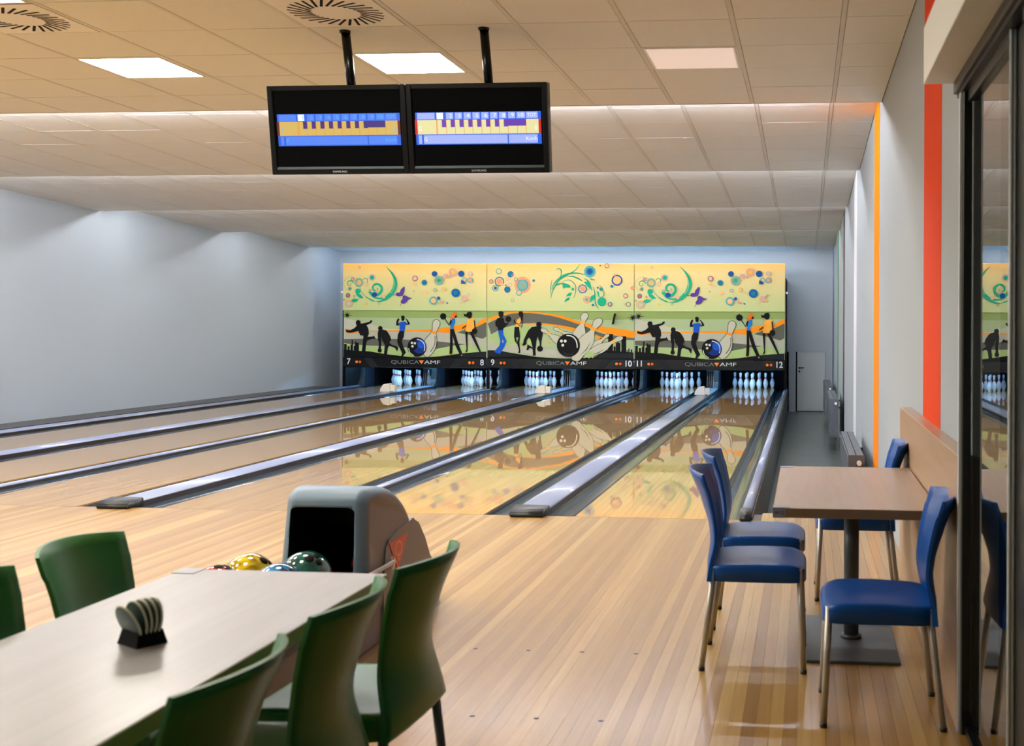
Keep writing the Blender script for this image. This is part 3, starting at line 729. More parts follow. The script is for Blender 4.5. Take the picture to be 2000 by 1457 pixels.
# --- lower print
def star(a, x, y, R, r, n=8):
    a.poly('black', [(x + (R*(1 if k % 4 else 1.5) if k % 2 == 0 else r)*math.cos(PI*k/n + .1), y + (R if k % 2 == 0 else r)*math.sin(PI*k/n + .1)) for k in range(2*n)])
def art_lower_A():
    a = Art(*mapper(65, 1522, 560, 1025, 1.83, 0.745)); p = a.poly
    p('l_green_shade', [(65,560),(1522,560),(1522,628),(1100,630),(650,632),(65,628)])  # green print band, partly the upper panel's shade painted in
    p('l_beige', [(65,632),(180,660),(330,690),(500,740),(700,752),(65,756)])
    p('l_grey', [(65,790),(300,768),(700,772),(1040,775),(1160,780),(1300,800),(1522,838),(1522,900),(1300,890),(900,860),(600,842),(65,846)])
    p('orange', curve([(65,742),(160,752),(300,765),(520,756),(760,750),(960,744),(1160,716),(1300,686),(1400,690),(1522,650),(1522,690),(1420,712),(1310,740),(1200,768),(1140,780),(1000,770),(760,768),(520,768),(300,775),(160,786),(65,796)],2)[:-1])
    p('orange', [(1435,668),(1522,618),(1522,656),(1470,672)])
    p('l_dark', [(65,846),(300,840),(600,842),(760,850),(1020,862),(1310,892),(1180,905),(1000,942),(820,935),(560,915),(300,908),(65,890)])
    p('l_dark', [(1225,775),(1310,742),(1430,715),(1522,668),(1522,812),(1482,836),(1360,800)])
    p('l_lgreen', [(65,885),(250,915),(560,935),(800,950),(1000,942),(1180,905),(1310,900),(1522,960),(1522,1025),(65,1025)])
    p('black', curve([(65,950),(200,962),(330,968),(470,990),(600,1005),(760,1022),(900,1022),(1050,1012),(1250,985),(1400,970),(1522,962)],3) + [(1522,1025),(65,1025)])
    p('ground', [(1240,990),(1400,974),(1522,966),(1522,1020),(1260,1020)])
    for x0,x1,y in ((68,95,895),(104,126,918),(134,158,902),(146,160,855),(168,182,912),(180,195,870),(186,222,882),(196,206,905)):
        p('black', [(x0,y),(x1,y),(x1,970),(x0,970)])
    star(a, 100, 605, 42, 12)
    # bowler 1
    a.circ('black',214,680,26,16); p('black',[(190,690),(205,730),(240,735),(240,690)])
    p('black', [(200,710),(175,735),(130,758),(86,752),(90,775),(135,782),(215,765),(235,808),(268,812),(262,880),(252,965),(290,968),(298,880),(312,855),(375,840),(398,850),(392,835),(376,808),(365,818),(312,822),(325,790),(320,740),(300,705),(340,688),(360,668),(356,655),(338,658),(330,672),(270,685),(238,690)])
    # bowler 2
    a.circ('black',442,736,24,16)
    p('black', [(424,752),(415,790),(418,850),(428,880),(424,950),(448,950),(452,880),(450,820),(462,862),(480,885),(490,900),(480,1000),(512,1002),(522,930),(535,912),(590,930),(618,968),(628,925),(600,912),(560,900),(535,878),(555,850),(545,815),(520,775),(500,755),(466,748)])
    a.circ('black',437,958,22,16)
    # blue shirt man
    p('black', [(655,615),(672,606),(692,616),(690,650),(675,664),(660,655)])
    p('black', [(604,708),(606,668),(618,642),(630,634),(640,648),(632,660),(624,684),(650,674),(700,670),(716,690),(724,688),(710,655),(694,636),(712,640),(735,668),(748,692),(728,700),(700,700),(640,706)])
    p('shirt', [(626,688),(655,672),(700,668),(722,692),(700,700),(692,764),(640,764),(640,708)])
    p('black', [(640,762),(690,764),(684,820),(662,862),(680,920),(706,976),(680,1012),(656,1016),(668,985),(640,930),(616,870),(622,800)])
    # ball and pin
    pin = curve([(975,690),(988,658),(1020,645),(1050,665),(1052,700),(1030,745),(1014,790),(1022,850),(1012,920),(980,980),(930,1022),(895,1005),(870,960),(870,900),(905,840),(950,790),(972,755),(975,690)],4)[:-1]
    p('l_beige', pin); a.stroke('black', pin + [pin[0]], 5)
    p('orange', [(972,755),(1018,770),(1014,796),(962,778)])
    a.stroke('shin', curve([(1003,810),(1003,880),(980,935),(955,968)],4), 7)
    a.circ('black',820,922,98,34); a.circ('ball',845,915,72,28); a.circ('shirt',868,895,42,22); a.circ('black',775,905,50,24)
    a.circ('white',768,880,12,12); a.circ('white',798,884,12,12); a.circ('white',774,914,12,12)
    a.stroke('white', curve([(820,843),(865,858),(893,890),(900,930),(893,960)],5), 8); a.stroke('white', curve([(735,935),(750,980),(790,1008)],5), 7)
    # woman 1
    a.circ('black',1086,614,32,20)
    a.stroke('black', [(1108,642),(1146,702),(1172,640)], [9,12,18])
    p('black', [(1160,620),(1185,650),(1200,640),(1170,720),(1158,700)])
    a.circ('hair',1198,602,27,18); p('hair',[(1175,605),(1158,640),(1170,655),(1185,625)]); p('black',[(1215,600),(1228,618),(1212,628),(1200,622)])
    p('tank', [(1180,640),(1206,630),(1210,660),(1210,680),(1190,715),(1196,745),(1156,742),(1164,700)])
    p('black', [(1158,740),(1196,742),(1215,800),(1240,880),(1290,1000),(1262,1005),(1210,900),(1182,800),(1184,880),(1180,985),(1152,992),(1158,880)])
    p('orange', [(1135,998),(1165,990),(1160,1002)]); p('salmon', [(1268,992),(1286,998),(1276,1008)])
    # woman 2
    p('black', [(1335,570),(1368,566),(1380,590),(1372,625),(1350,635),(1330,620),(1300,612),(1296,585),(1318,595)])
    p('dress', [(1335,640),(1400,626),(1406,660),(1400,700),(1405,745),(1370,768),(1312,762),(1328,700),(1326,660)])
    p('black', [(1396,650),(1408,655),(1418,740),(1410,750)]); a.circ('black',1406,760,28,18)
    a.stroke('black', [(1318,706),(1284,730),(1284,738)], 10)
    p('black', [(1312,764),(1336,766),(1335,850),(1336,960),(1310,975),(1326,940),(1318,850)]); p('black', [(1352,766),(1382,764),(1420,840),(1470,960),(1476,968),(1455,965),(1400,860)])
    return a.done('panel_print')
def art_lower_B():
    a = Art(*mapper(68, 1552, 565, 1040, 1.83, 0.745)); p = a.poly
    p('l_green_shade', [(68,565),(1552,565),(1552,640),(1200,655),(900,640),(600,590),(300,590),(68,640)])  # same green band, its tone partly painted shade from the panel above
    p('l_dark', curve([(68,690),(150,650),(250,605),(360,585),(500,582),(700,608),(850,640),(990,685),(1100,730),(1250,790),(1552,830),(1552,850),(1300,840),(1100,790),(960,745),(800,705),(560,690),(380,700),(250,730),(150,775),(68,820)],2)[:-1])
    p('l_lgreen', [(80,830),(200,745),(350,710),(560,700),(560,930),(300,918),(160,900)])
    p('l_grey', [(68,880),(300,920),(640,930),(800,960),(900,1030),(560,1010),(300,975),(68,962)])
    p('orange', curve([(68,640),(160,605),(260,578),(380,566),(500,566),(680,585),(830,610),(1000,665),(1150,700),(1300,725),(1552,760),(1552,825),(1400,810),(1250,780),(1120,730),(990,692),(850,645),(700,606),(500,580),(380,582),(250,600),(150,640),(68,685)],2)[:-1])
    p('orange', curve([(380,694),(560,682),(760,698),(965,735),(960,768),(800,725),(600,698),(380,704)],2)[:-1])
    p('orange', [(1155,790),(1250,830),(1200,850)]); p('orange', [(650,850),(725,892),(700,888)])
    p('black', curve([(68,962),(180,965),(300,985),(450,1008),(600,1028),(800,1038),(1000,1035),(1180,1020),(1260,960),(1320,955),(1552,975)],3) + [(1552,1040),(68,1040)])
    p('ground', [(1140,1035),(1220,985),(1400,965),(1552,985),(1552,1036)]); p('ground', [(68,968),(260,985),(420,1020),(68,1025)])
    for x0,x1,y in ((1216,1240,830),(1296,1345,790),(1352,1372,915),(1374,1420,880),(1430,1478,812),(1484,1492,950),(1500,1512,935),(1525,1540,945),(1390,1402,870)):
        p('black', [(x0,y),(x1,y),(x1,985),(x0,985)])
    # man with jeans
    p('black', [(178,570),(205,563),(232,575),(230,615),(208,635),(182,615)]); p('black', [(165,640),(208,625),(235,640),(242,680),(262,690),(280,670),(284,690),(232,740),(228,760),(175,758),(170,730),(148,712),(146,680)])
    a.circ('black',281,645,31,20)
    p('jeans', [(176,758),(228,758),(232,800),(265,868),(240,930),(195,1000),(136,978),(190,915),(200,870),(182,800)])
    p('l_grey',[(220,850),(236,875),(220,890)])
    # woman
    p('black', [(388,570),(420,563),(434,590),(428,660),(408,660),(404,625),(386,605)]); p('dress', [(370,650),(405,630),(410,665),(395,690),(392,722),(348,722),(360,690)])
    a.stroke('black', [(345,650),(340,680),(375,690),(418,728),(424,660)], [12,12,8,10,10]); p('black', [(345,724),(390,724),(404,830),(340,830)])
    p('black', [(342,830),(360,830),(372,880),(385,832),(402,830),(396,880),(406,985),(380,990),(392,960),(376,900),(350,870)])
    # bending bowler
    a.circ('black',594,698,28,18)
    p('black', [(570,715),(520,725),(485,760),(460,810),(438,860),(436,885),(422,900),(440,915),(468,898),(470,860),(490,830),(510,850),(520,890),(530,930),(480,900),(468,955),(482,960),(500,935),(530,945),(535,1000),(530,1015),(565,1010),(560,960),(570,860),(584,820),(590,850),(600,870),(604,930),(616,930),(622,860),(636,790),(630,740),(612,715)])
    a.circ('black',606,943,30,20)
    # pins behind the ball
    def pin_(cx, cy, s, ang, col='l_beige'):
        pr = [(-16,-150),(0,-160),(16,-150),(22,-125),(12,-85),(14,-60),(34,-10),(40,40),(28,110),(18,150),(-18,150),(-28,110),(-40,40),(-34,-10),(-14,-60),(-12,-85),(-22,-125)]
        ca, sa = math.cos(ang), math.sin(ang)
        T_ = lambda x, y: (cx + s*(x*ca - y*sa)*1.35, cy + s*(x*sa + y*ca))
        pts = curve([T_(x,y) for x,y in pr] + [T_(*pr[0])], 3)[:-1]
        p(col, pts); a.stroke('black', pts + [pts[0]], 4)
        p('dress', [T_(-13,-92), T_(13,-92), T_(14,-68), T_(-14,-68)])
        a.stroke('shin', [T_(22,10),T_(24,60),T_(12,105)], [2,8,2])
    pin_(770,840,0.95,-0.85); pin_(890,800,0.8,-1.0); pin_(1010,770,1.25,0.22); pin_(1195,880,0.75,0.75); pin_(1250,920,1.1,0.95); pin_(1085,850,1.5,0.42)
    p('l_lgreen', [(1040,1030),(1075,1010),(1080,985),(1050,960),(1090,975),(1105,940),(1118,975),(1160,955),(1135,990),(1150,1010),(1148,1038),(1125,1018),(1110,1040),(1085,1020),(1060,1036)])
    a.circ('black',897,906,118,38); a.circ('ground',897,960,60,24); a.circ('black',897,925,66,24)
    a.circ('white',826,864,15,14); a.circ('white',864,864,15,14); a.circ('white',840,906,14,14)
    a.stroke('white', curve([(875,806),(930,815),(970,850),(985,900),(985,935)],5), [2]+[11]*18+[6,2])
    star(a, 1545, 625, 46, 12)
    return a.done('panel_print')
mat_grad = bpy.data.materials.new('print_upper_background'); mat_grad.use_nodes = True
nt = mat_grad.node_tree; bs = nt.nodes['Principled BSDF']; tc = nt.nodes.new('ShaderNodeTexCoord'); sx = nt.nodes.new('ShaderNodeSeparateXYZ')
nt.links.new(tc.outputs['Object'], sx.inputs[0]); mr = nt.nodes.new('ShaderNodeMapRange'); mr.inputs[1].default_value = 1.83; mr.inputs[2].default_value = 2.93
nt.links.new(sx.outputs['Z'], mr.inputs[0]); rp = nt.nodes.new('ShaderNodeValToRGB'); nt.links.new(mr.outputs[0], rp.inputs['Fac'])
rp.color_ramp.elements[0].position = 0.0; rp.color_ramp.elements[0].color = lin((196, 212, 140))
rp.color_ramp.elements[1].position = 1.0; rp.color_ramp.elements[1].color = lin((252, 188, 84))
e = rp.color_ramp.elements.new(0.45); e.color = lin((222, 212, 140)); e = rp.color_ramp.elements.new(0.8); e.color = lin((240, 208, 128))
nt.links.new(rp.outputs['Color'], bs.inputs['Base Color']); bs.inputs['Roughness'].default_value = 0.45
me_uA, me_uB, me_lA, me_lB = art_upper_A(), art_upper_B(), art_lower_A(), art_lower_B()
M['pr_bg'] = PM['l_bg']
for i in range(3):
    cx = (EDG[i] + EDG[i+1]) / 2; n1, n2 = 7 + 2*i, 8 + 2*i
    desc = ['left printed lane mask with a blue ball, beside the left wall', 'middle printed lane mask with a black ball, flying pins and the word Strike', 'right printed lane mask with a blue ball, nearest the far door'][i]
    T = thing('lane_mask', desc, 'lane mask', (cx, MY, 0), 0, 'printed masks above the pins')
    h = PW_ / 2 - 0.006
    q = MB(); q.box(-h, h, -0.045, 0.0, 1.835, 2.93, 0.004); up = q.obj('upper_panel', mat_grad, T); up['label'] = 'upper panel with coloured circles and swirls on yellow'
    o = link('panel_print', me_uB if i == 1 else me_uA, up); o.location = (0, -0.0452, 0)
    q = MB(); q.box(-h, h, 0.0, 0.03, 0.745, 1.86, 0.002); lo = q.obj('lower_panel', M['pr_bg'], T); lo['label'] = 'lower panel with bowling figures'
    o = link('panel_print', me_lB if i == 1 else me_lA, lo)
    if i == 1:
        text('strike_lettering', 'Strike', PM['black'], lo, 0.36, (1.27, -0.034, 1.645), (PI/2, 0.20, 0), 0.80, 0.0003, 0.25)
    q = MB(); q.prism([(0.0, 0.745), (-0.03, 0.735), (-0.035, 0.52), (-0.01, 0.505), (0.03, 0.505), (0.03, 0.745)], -h, h, 'x'); bd = q.obj('number_band', M['gloss_black'], T); bd['label'] = 'black band with lane numbers'
    for s_ in (-1, 1):
        q = MB(); q.prism([(s_*1.05, 0.52), (s_*0.85, 0.52), (s_*1.02, 0.73), (s_*1.22, 0.73)], -0.0362, -0.0352, 'y')
        q.obj('band_facet', PM['ground'], bd)
    zt = 0.632
    text('number_digit', str(n1), PM['num'], bd, 0.19, (-h + 0.14 if n1 < 10 else -h + 0.12, -0.039, zt + 0.005), sx=0.95, offset=0.003)
    text('number_digit', str(n2), PM['num'], bd, 0.19, (h - (0.10 if n2 < 10 else 0.13), -0.039, zt), sx=0.95, offset=0.003)
    for xx, kk in ((-h + 0.335, 0), (-h + 0.415, 1), (h - 0.395, 0), (h - 0.31, 1)):
        q = MB(); v = [(xx + 0.032*math.cos(2*PI*k/14), -0.0375, zt + 0.032*math.sin(2*PI*k/14)) for k in range(14)]; q.face(v)
        q.obj('indicator_dot', PM['dot2'] if kk else PM['dot'], bd)
    text('maker_lettering', 'QUBICA', PM['logo'], bd, 0.118, (-0.22, -0.038, zt), fitw=0.67, extrude=0.0003)
    text('maker_lettering', 'AMF', PM['logo2'], bd, 0.118, (0.435, -0.038, zt), fitw=0.38, extrude=0.0003)
    q = MB(); q.face([(0.115, -0.0375, zt + 0.045), (0.235, -0.0375, zt + 0.045), (0.175, -0.0375, zt - 0.04)]); q.obj('logo_triangle', PM['dot'], bd)
    q = MB(); q.box(-h, h, 0.03, 0.06, 0.5, 2.9); q.obj('backing', M['black'], T)
    q = MB(); q.tube([(-h + 0.15, 0.80, 0.665), (h - 0.15, 0.80, 0.665)], 0.018, 8); q.obj('pin_light', M['pinlight'], T)
    q = MB()
    for xx in (-h + 0.13, 0, h - 0.16): q.box(xx, xx + 0.03, 0.06, 0.82, 0.685, 0.70)
    q.obj('pin_light_bracket', M['black'], T)
b = MB(); b.box(0.808, 0.822, 16.98, YF, -0.40, 2.60); T = b.obj('side_panel', M['black']); tag(T, 'tall black side panel closing the right end of the masks', 'side panel')
b = MB(); b.box(-9.56, -9.545, 17.02, YF, 0.0, 1.84); T = b.obj('side_panel', M['black']); tag(T, 'tall black side panel closing the left end of the masks', 'side panel')
for x_, lb in ((0.835, 'right'), (-9.57, 'left')):
    b = MB(); b.box(x_ - 0.03, x_ + 0.03, 16.99, 17.05, 2.24, 2.29, 0.005); T = b.obj('mounting_clip', M['white']); tag(T, 'small white mounting clip at the %s end of the masks' % lb, 'clip')
# ---------------- ceiling mount and screens ----------------
T = thing('screen_mount', 'black twin-pole ceiling mount carrying the two score screens', 'mount', (0, 0, 0))
for px_ in (-1.708, -0.792):
    q = MB(); q.tube([(px_, -1.70, Z1 + 0.01), (px_ + 0.022, -1.60, 2.90)], 0.029, 18); q.obj('pole', M['gloss_black'], T)
    q = MB(); q.lathe([(0, 3.382), (0.034, 3.385), (0.036, 3.398), (0.036, 3.404), (0, 3.404)], 18, (px_, -1.702, 0)); q.obj('ceiling_flange', M['gloss_black'], T)
q = MB(); q.box(-2.0, -0.5, -1.62, -1.58, 2.86, 2.92, 0.004); q.obj('cross_bar', M['gloss_black'], T)
def monitor(name, label, cx, n_letter, bright):
    """local frame: face towards -Y, origin at centre of the panel"""
    w, h = 0.458, 0.283
    T = thing(name, label, 'screen', (cx, -1.72, 2.755), 0, 'score screens')
    T.rotation_euler = (math.radians(9.5), 0, 0)
    q = MB(); q.box(-w, w, 0.0, 0.075, -h, h, 0.008, 2); q.obj('housing', M['bezel'], T)
    bw, bt, bb = 0.034, 0.030, 0.046
    q = MB()
    q.box(-w, -w + bw, -0.018, 0.0, -h, h, 0.003); q.box(w - bw, w, -0.018, 0.0, -h, h, 0.003)
    q.box(-w + bw, w - bw, -0.018, 0.0, h - bt, h, 0.003); q.box(-w + bw, w - bw, -0.018, 0.0, -h, -h + bb - 0.012, 0.003)
    fr = q.obj('bezel', M['bezel'], T)
    q = MB(); q.prism([(-0.018, -h + bb - 0.012), (-0.004, -h + bb + 0.003), (-0.002, -h + bb + 0.003), (-0.002, -h + bb - 0.012)], -w + bw, w - bw, 'x'); q.obj('lower_bezel_edge', M['bezel_grey'], fr)
    text('maker_lettering', 'SAMSUNG', M['logo'], fr, 0.017, (0.0, -0.0185, -h + 0.017), sx=1.25)
    x0, x1, z0, z1 = -w + bw, w - bw, -h + bb - 0.012, h - bt
    q = MB(); q.box(x0, x1, -0.003, 0.0, z0, z1); scr = q.obj('display', M['screen'], T)
    # score sheet: quads in front of the dark glass
    Wd = x1 - x0
    ky, kp, kb, kl = ('e_yellow2', 'e_purple2', 'e_pale', 'e_red') if bright else ('e_yellow', 'e_purple', 'e_blue2', 'e_brown')
    mats = [M[k] for k in ('e_blue', ky, kp, kb, kl, 'e_white', 'e_line', 'e_cyan')]
    q = MB(); L = [0]
    def quad(a, b2, c, d, mi, l):
        y = -0.0034 - 0.0003 * l
        A, B2 = x0 + a * Wd, x0 + b2 * Wd
        f = q.face([(A, y, c), (B2, y, c), (B2, y, d), (A, y, d)]); f.material_index = mi
    zb0, zb1, zb2, zb3 = -0.100, -0.034, 0.056, 0.104
    quad(0.02, 0.985, zb2, zb3, 0, 0)
    quad(0.035, 0.17, zb2 + 0.005, zb3 - 0.003, 3, 1); quad(0.185, 0.235, zb2 + 0.005, zb3 - 0.003, 5, 1)
    for k in range(1, 9): quad(0.19 + k*0.068, 0.19 + k*0.068 + 0.055, zb2 + 0.005, zb3 - 0.003, 3, 1)
    quad(0.80, 0.865, zb2 + 0.005, zb3 - 0.003, 3, 1); quad(0.872, 0.96, zb2 + 0.005, zb3 - 0.003, 3, 1)
    quad(0.015, 0.985, zb1, zb2, 4, 0); quad(0.035, 0.965, zb1, zb2, 1, 1)
    for k in range(11): 
        xk = 0.19 + k*0.068; quad(xk - 0.0018, xk + 0.0018, zb1, zb2, 6, 2)
        if k < 8: quad(xk + 0.034, xk + 0.066, zb2 - 0.046, zb2, 2, 3)
    quad(0.728, 0.87, zb2 - 0.042, zb2, 2, 3); quad(0.18 + 0.0, 0.185, zb1, zb2, 6, 2)
    quad(0.02, 0.985, zb0, zb1, 0, 0); quad(0.04, 0.065, zb0 + 0.006, zb1 - 0.006, 3, 1); quad(0.08, 0.725, zb0 + 0.006, zb1 - 0.006, 3, 1); quad(0.735, 0.955, zb0 + 0.006, zb1 - 0.006, 3, 1)
    q.obj('score_sheet', mats, scr)
    zt = (zb2 + zb3) / 2 + 0.0005
    kt = M['e_white'] if bright else M['e_cyan']
    for k in range(1, 11):
        xk = x0 + Wd * (0.19 + (k - 1) * 0.068 + 0.035) if k < 10 else x0 + Wd * 0.83
        text('score_digit', str(k), kt, scr, 0.034, (xk, -0.0042, zt), sx=1.2, extrude=0.0001)
    text('score_lettering', 'TOT.', kt, scr, 0.032, (x0 + Wd * 0.918, -0.0042, zt), sx=0.9, extrude=0.0001)
    text('score_lettering', 'Km/h', kt, scr, 0.032, (x0 + Wd * 0.91, -0.0042, (zb0 + zb1) / 2), sx=1.1, extrude=0.0001)
    text('score_lettering', n_letter, kt, scr, 0.045, (x0 + Wd * 0.055, -0.0045, 0.0), sx=0.7, extrude=0.0001)
    text('score_lettering', n_letter, kt, scr, 0.034, (x0 + Wd * 0.095, -0.0042, (zb0 + zb1) / 2), sx=1.0, extrude=0.0001)
    text('score_digit', '0', kt, scr, 0.045, (x0 + Wd * 0.945, -0.0045, 0.0), sx=0.7, extrude=0.0001)
    return T
monitor('score_screen', 'left hanging black score screen with a dim bowling score sheet', -1.740, 'F', False)
monitor('score_screen', 'right hanging black score screen with a brighter score sheet and red ends', -0.820, 'G', True)

# ---------------- ball return ----------------
BX = -0.935
T = thing('ball_return', 'grey hooded ball return with a dark mouth and an orange badge', 'ball return', (BX, -3.6, 0))
hw = 0.215
# side profile of the hood (y,z) relative to the origin; mouth plane leans back
def hood_profile():
    top = curve([(-0.20, 0.30), (-0.185, 0.50), (-0.170, 0.65), (-0.158, 0.70), (-0.120, 0.730), (-0.06, 0.739), (0.04, 0.730), (0.16, 0.700), (0.27, 0.648), (0.36, 0.58), (0.44, 0.49)], 4)
    return top
q = MB()
pr = hood_profile()
poly = pr + [(0.50, 0.40), (0.55, 0.28), (0.58, 0.16), (0.2, 0.14), (-0.20, 0.14)]
# outer shell: loft of inset profiles for rounded shoulders, mouth cut open
def shell(q, poly, hw, rr, steps=5):
    # from one flank to the other; the outline shrinks by d near the flanks
    seq = [(-hw + rr*(1 - math.cos(PI/2*k/steps)), rr*(1 - math.sin(PI/2*k/steps))) for k in range(steps + 1)]
    full = seq + [(-x, d) for x, d in reversed(seq)]
    # sign check of the offset direction: area orientation
    ar = sum(poly[i-1][0]*poly[i][1] - poly[i][0]*poly[i-1][1] for i in range(len(poly)))
    sg = 1 if ar > 0 else -1
    V = []
    for x, d in full:
        n = len(poly); ring = []
        for i, p in enumerate(poly):
            a, c = poly[i-1], poly[(i+1) % n]
            dx, dz = c[0]-a[0], c[1]-a[1]; l = math.hypot(dx, dz) or 1
            ring.append(q.bm.verts.new((x, p[0] + sg*(-dz/l)*d, p[1] + sg*(dx/l)*d)))
        V.append(ring)
    n = len(poly)
    for A, B2 in zip(V, V[1:]):
        for k in range(n):
            f = q.bm.faces.new((A[k], A[(k+1) % n], B2[(k+1) % n], B2[k])); f.smooth = True; f.material_index = q.mi
    for R_ in (V[0], V[-1]):
        f = q.bm.faces.new(R_); f.material_index = q.mi
shell(q, poly, hw, 0.055, 7)
for v_ in q.bm.verts: v_.co.x *= 1.0 - 0.17*max(0.0, min(1.0, (v_.co.z - 0.30)/0.45))*max(0.0, min(1.0, (-0.02 - v_.co.y)/0.15))
hood = q.obj('hood', M['hood'], T)
hood.data.materials.append(M['hood_shade'])
for f in hood.data.polygons:
    if f.normal.x > 0.93: f.material_index = 1  # right-facing side gets the shaded tone
# cut the mouth with a boolean
q = MB()
cut = []
def rrect(hx, lo, hi, r, n=6):
    pts = []
    for cx_, cz_, a0 in ((hx - r, hi - r, 0), (-hx + r, hi - r, PI/2), (-hx + r, lo + r, PI), (hx - r, lo + r, 1.5*PI)):
        for k in range(n + 1):
            a = a0 + PI/2*k/n; pts.append((cx_ + r*math.cos(a), cz_ + r*math.sin(a)))
    return pts
ro = rrect(0.162, 0.31, 0.700, 0.045)
A = [q.bm.verts.new((x*(1 - 0.2*(z - 0.31)) - 0.004, -0.6, z)) for x, z in ro]
B2 = [q.bm.verts.new((x * 0.96 - 0.007, 0.24, min(z - 0.02, 0.62))) for x, z in ro]
q.bm.faces.new(A); q.bm.faces.new(B2[::-1])
for k in range(len(A)):
    q.bm.faces.new((A[k], B2[k], B2[(k+1) % len(A)], A[(k+1) % len(A)]))
bmesh.ops.recalc_face_normals(q.bm, faces=q.bm.faces)
cutter = q.obj('mouth_cutter', M['hood_in'])
cutter.parent = T
md = hood.modifiers.new('mouth', 'BOOLEAN'); md.operation = 'DIFFERENCE'; md.object = cutter; md.solver = 'EXACT'; md.material_mode = 'TRANSFER'
bpy.context.view_layer.update()
dg = bpy.context.evaluated_depsgraph_get()
me = bpy.data.meshes.new_from_object(hood.evaluated_get(dg)); hood.modifiers.clear(); hood.data = me
# step flange round the back of the hood
q = MB()
fl = curve([(-0.02, 0.36), (0.18, 0.40), (0.36, 0.455), (0.50, 0.50)], 4)
lowr = [(0.565, 0.475), (0.64, 0.335), (0.70, 0.22), (0.735, 0.12), (0.745, 0.05), (0.0, 0.05)]
q.prism([(0.0, 0.0), (0.0, 0.30), (0.03, 0.44), (0.08, 0.482), (0.20, 0.500), (0.40, 0.515), (0.455, 0.512), (0.50, 0.48), (0.60, 0.385), (0.69, 0.285), (0.715, 0.235), (0.745, 0.235), (0.77, 0.20), (0.83, 0.10), (0.86, 0.0), (0.40, 0.0)], -hw - 0.003, hw + 0.003, 'x')
bmesh.ops.bevel(q.bm, geom=[e for e in q.bm.edges if abs(e.verts[0].co.x) - abs(e.verts[1].co.x) == 0 and e.verts[0].co.x * e.verts[1].co.x > 0], offset=0.012, segments=3, affect='EDGES')
cowl = q.obj('rear_cowl', M['hood'], T)
cowl.data.materials.append(M['hood_shade'])
for f in cowl.data.polygons:
    if f.normal.x > 0.8: f.material_index = 1  # shaded tone on the right flank here too
md = cowl.modifiers.new('mouth', 'BOOLEAN'); md.operation = 'DIFFERENCE'; md.object = cutter; md.solver = 'EXACT'; md.material_mode = 'TRANSFER'
bpy.context.view_layer.update()
dg = bpy.context.evaluated_depsgraph_get()
me = bpy.data.meshes.new_from_object(cowl.evaluated_get(dg)); cowl.modifiers.clear(); cowl.data = me
bpy.data.objects.remove(cutter)
# badge
q = MB()
bx = hw + 0.0035
pts = [(0.012, 0.345), (0.165, 0.385), (0.085, 0.155)]
pts = [(0.075, 0.452), (0.32, 0.458), (0.195, 0.30)]
f = q.face([(bx, y, z) for y, z in pts]); r = bmesh.ops.extrude_face_region(q.bm, geom=[f]); bmesh.ops.translate(q.bm, vec=(0.003, 0, 0), verts=[v for v in r['geom'] if isinstance(v, bmesh.types.BMVert)])
bd = q.obj('badge', M['badge'], T)
q = MB(); bxx = bx + 0.0036
for k in range(20):
    a, c = 2*PI*k/20, 2*PI*(k+1)/20
    q.face([(bxx, 0.198 + 1.35*ro_*math.cos(t), 0.405 + ro_*math.sin(t)) for ro_, t in ((0.036, a), (0.036, c), (0.030, c), (0.030, a))])
q.face([(bxx, 0.190, 0.395), (bxx, 0.200, 0.395), (bxx, 0.208, 0.345), (bxx, 0.198, 0.345)])
q.obj('badge_letter', M['badge_line'], bd)
# rack
for xx in (-0.19, -0.10, 0.10, 0.19):
    q = MB(); q.tube([(xx, -1.28, 0.335), (xx, -0.20, 0.335)], 0.011, 10); q.obj('ball_rail', M['gloss_black'], T)
q = MB(); q.box(-0.235, 0.235, -1.30, -1.27, 0.26, 0.36, 0.006); q.obj('rack_end', M['gloss_black'], T)
for xx in (-0.235, 0.21):
    q = MB(); q.box(xx, xx + 0.025, -1.30, -0.2, 0.22, 0.375, 0.008, 2); q.obj('rack_side', M['gloss_black'], T)
q = MB(); q.tube([(hw + 0.02, -1.28, 0.36), (hw + 0.02, 0.10, 0.36)], 0.011, 10); q.obj('side_rail', M['alu'], T)
q = MB(); q.box(-0.205, 0.205, -1.22, 0.01, 0.0, 0.30, 0.008, 2); q.obj('pedestal', M['hood_shade'], T)  # pedestal coloured in the painted shade tone
# balls
def ball(x, y, z, key, label, r=0.108, holes=(0.35, -0.25, 0.9)):
    T = thing('bowling_ball', label, 'bowling ball', (x, y, z), 0, 'bowling balls')
    q = MB(); bmesh.ops.create_uvsphere(q.bm, u_segments=40, v_segments=24, radius=r)
    for f in q.bm.faces: f.smooth = True
    q.obj('shell', M['ball_' + key], T)
    d0 = Vector(holes).normalized(); t1 = d0.orthogonal().normalized(); t2 = d0.cross(t1)
    for a, b2, hr in ((0.0, 0.0, 0.0155), (0.36, 0.1, 0.0125), (0.34, -0.26, 0.0125)):
        d = (d0 + t1*a + t2*b2).normalized()
        q = MB(); rot = d.to_track_quat('Z', 'Y').to_matrix().to_4x4()
        q.lathe([(0, 0.0009), (hr*1.15, 0.0006), (hr*1.3, -0.0020)], 16)
        bmesh.ops.transform(q.bm, matrix=Matrix.Translation(d*(r + 0.0002)) @ rot, verts=q.bm.verts)
        q.obj('finger_hole', M['black'], T)
    return T
ball(-0.906, -4.014, 0.40, 'teal', 'dark green bowling ball in the mouth of the ball return', holes=(0.35, -0.5, 0.8))
ball(-0.905, -4.280, 0.40, 'blue', 'blue bowling ball in front of the dark green one', holes=(0.5, -0.5, 0.8))
ball(-1.125, -4.095, 0.40, 'yellow', 'speckled yellow bowling ball on the left of the ball return', holes=(0.7, -0.1, 0.8))
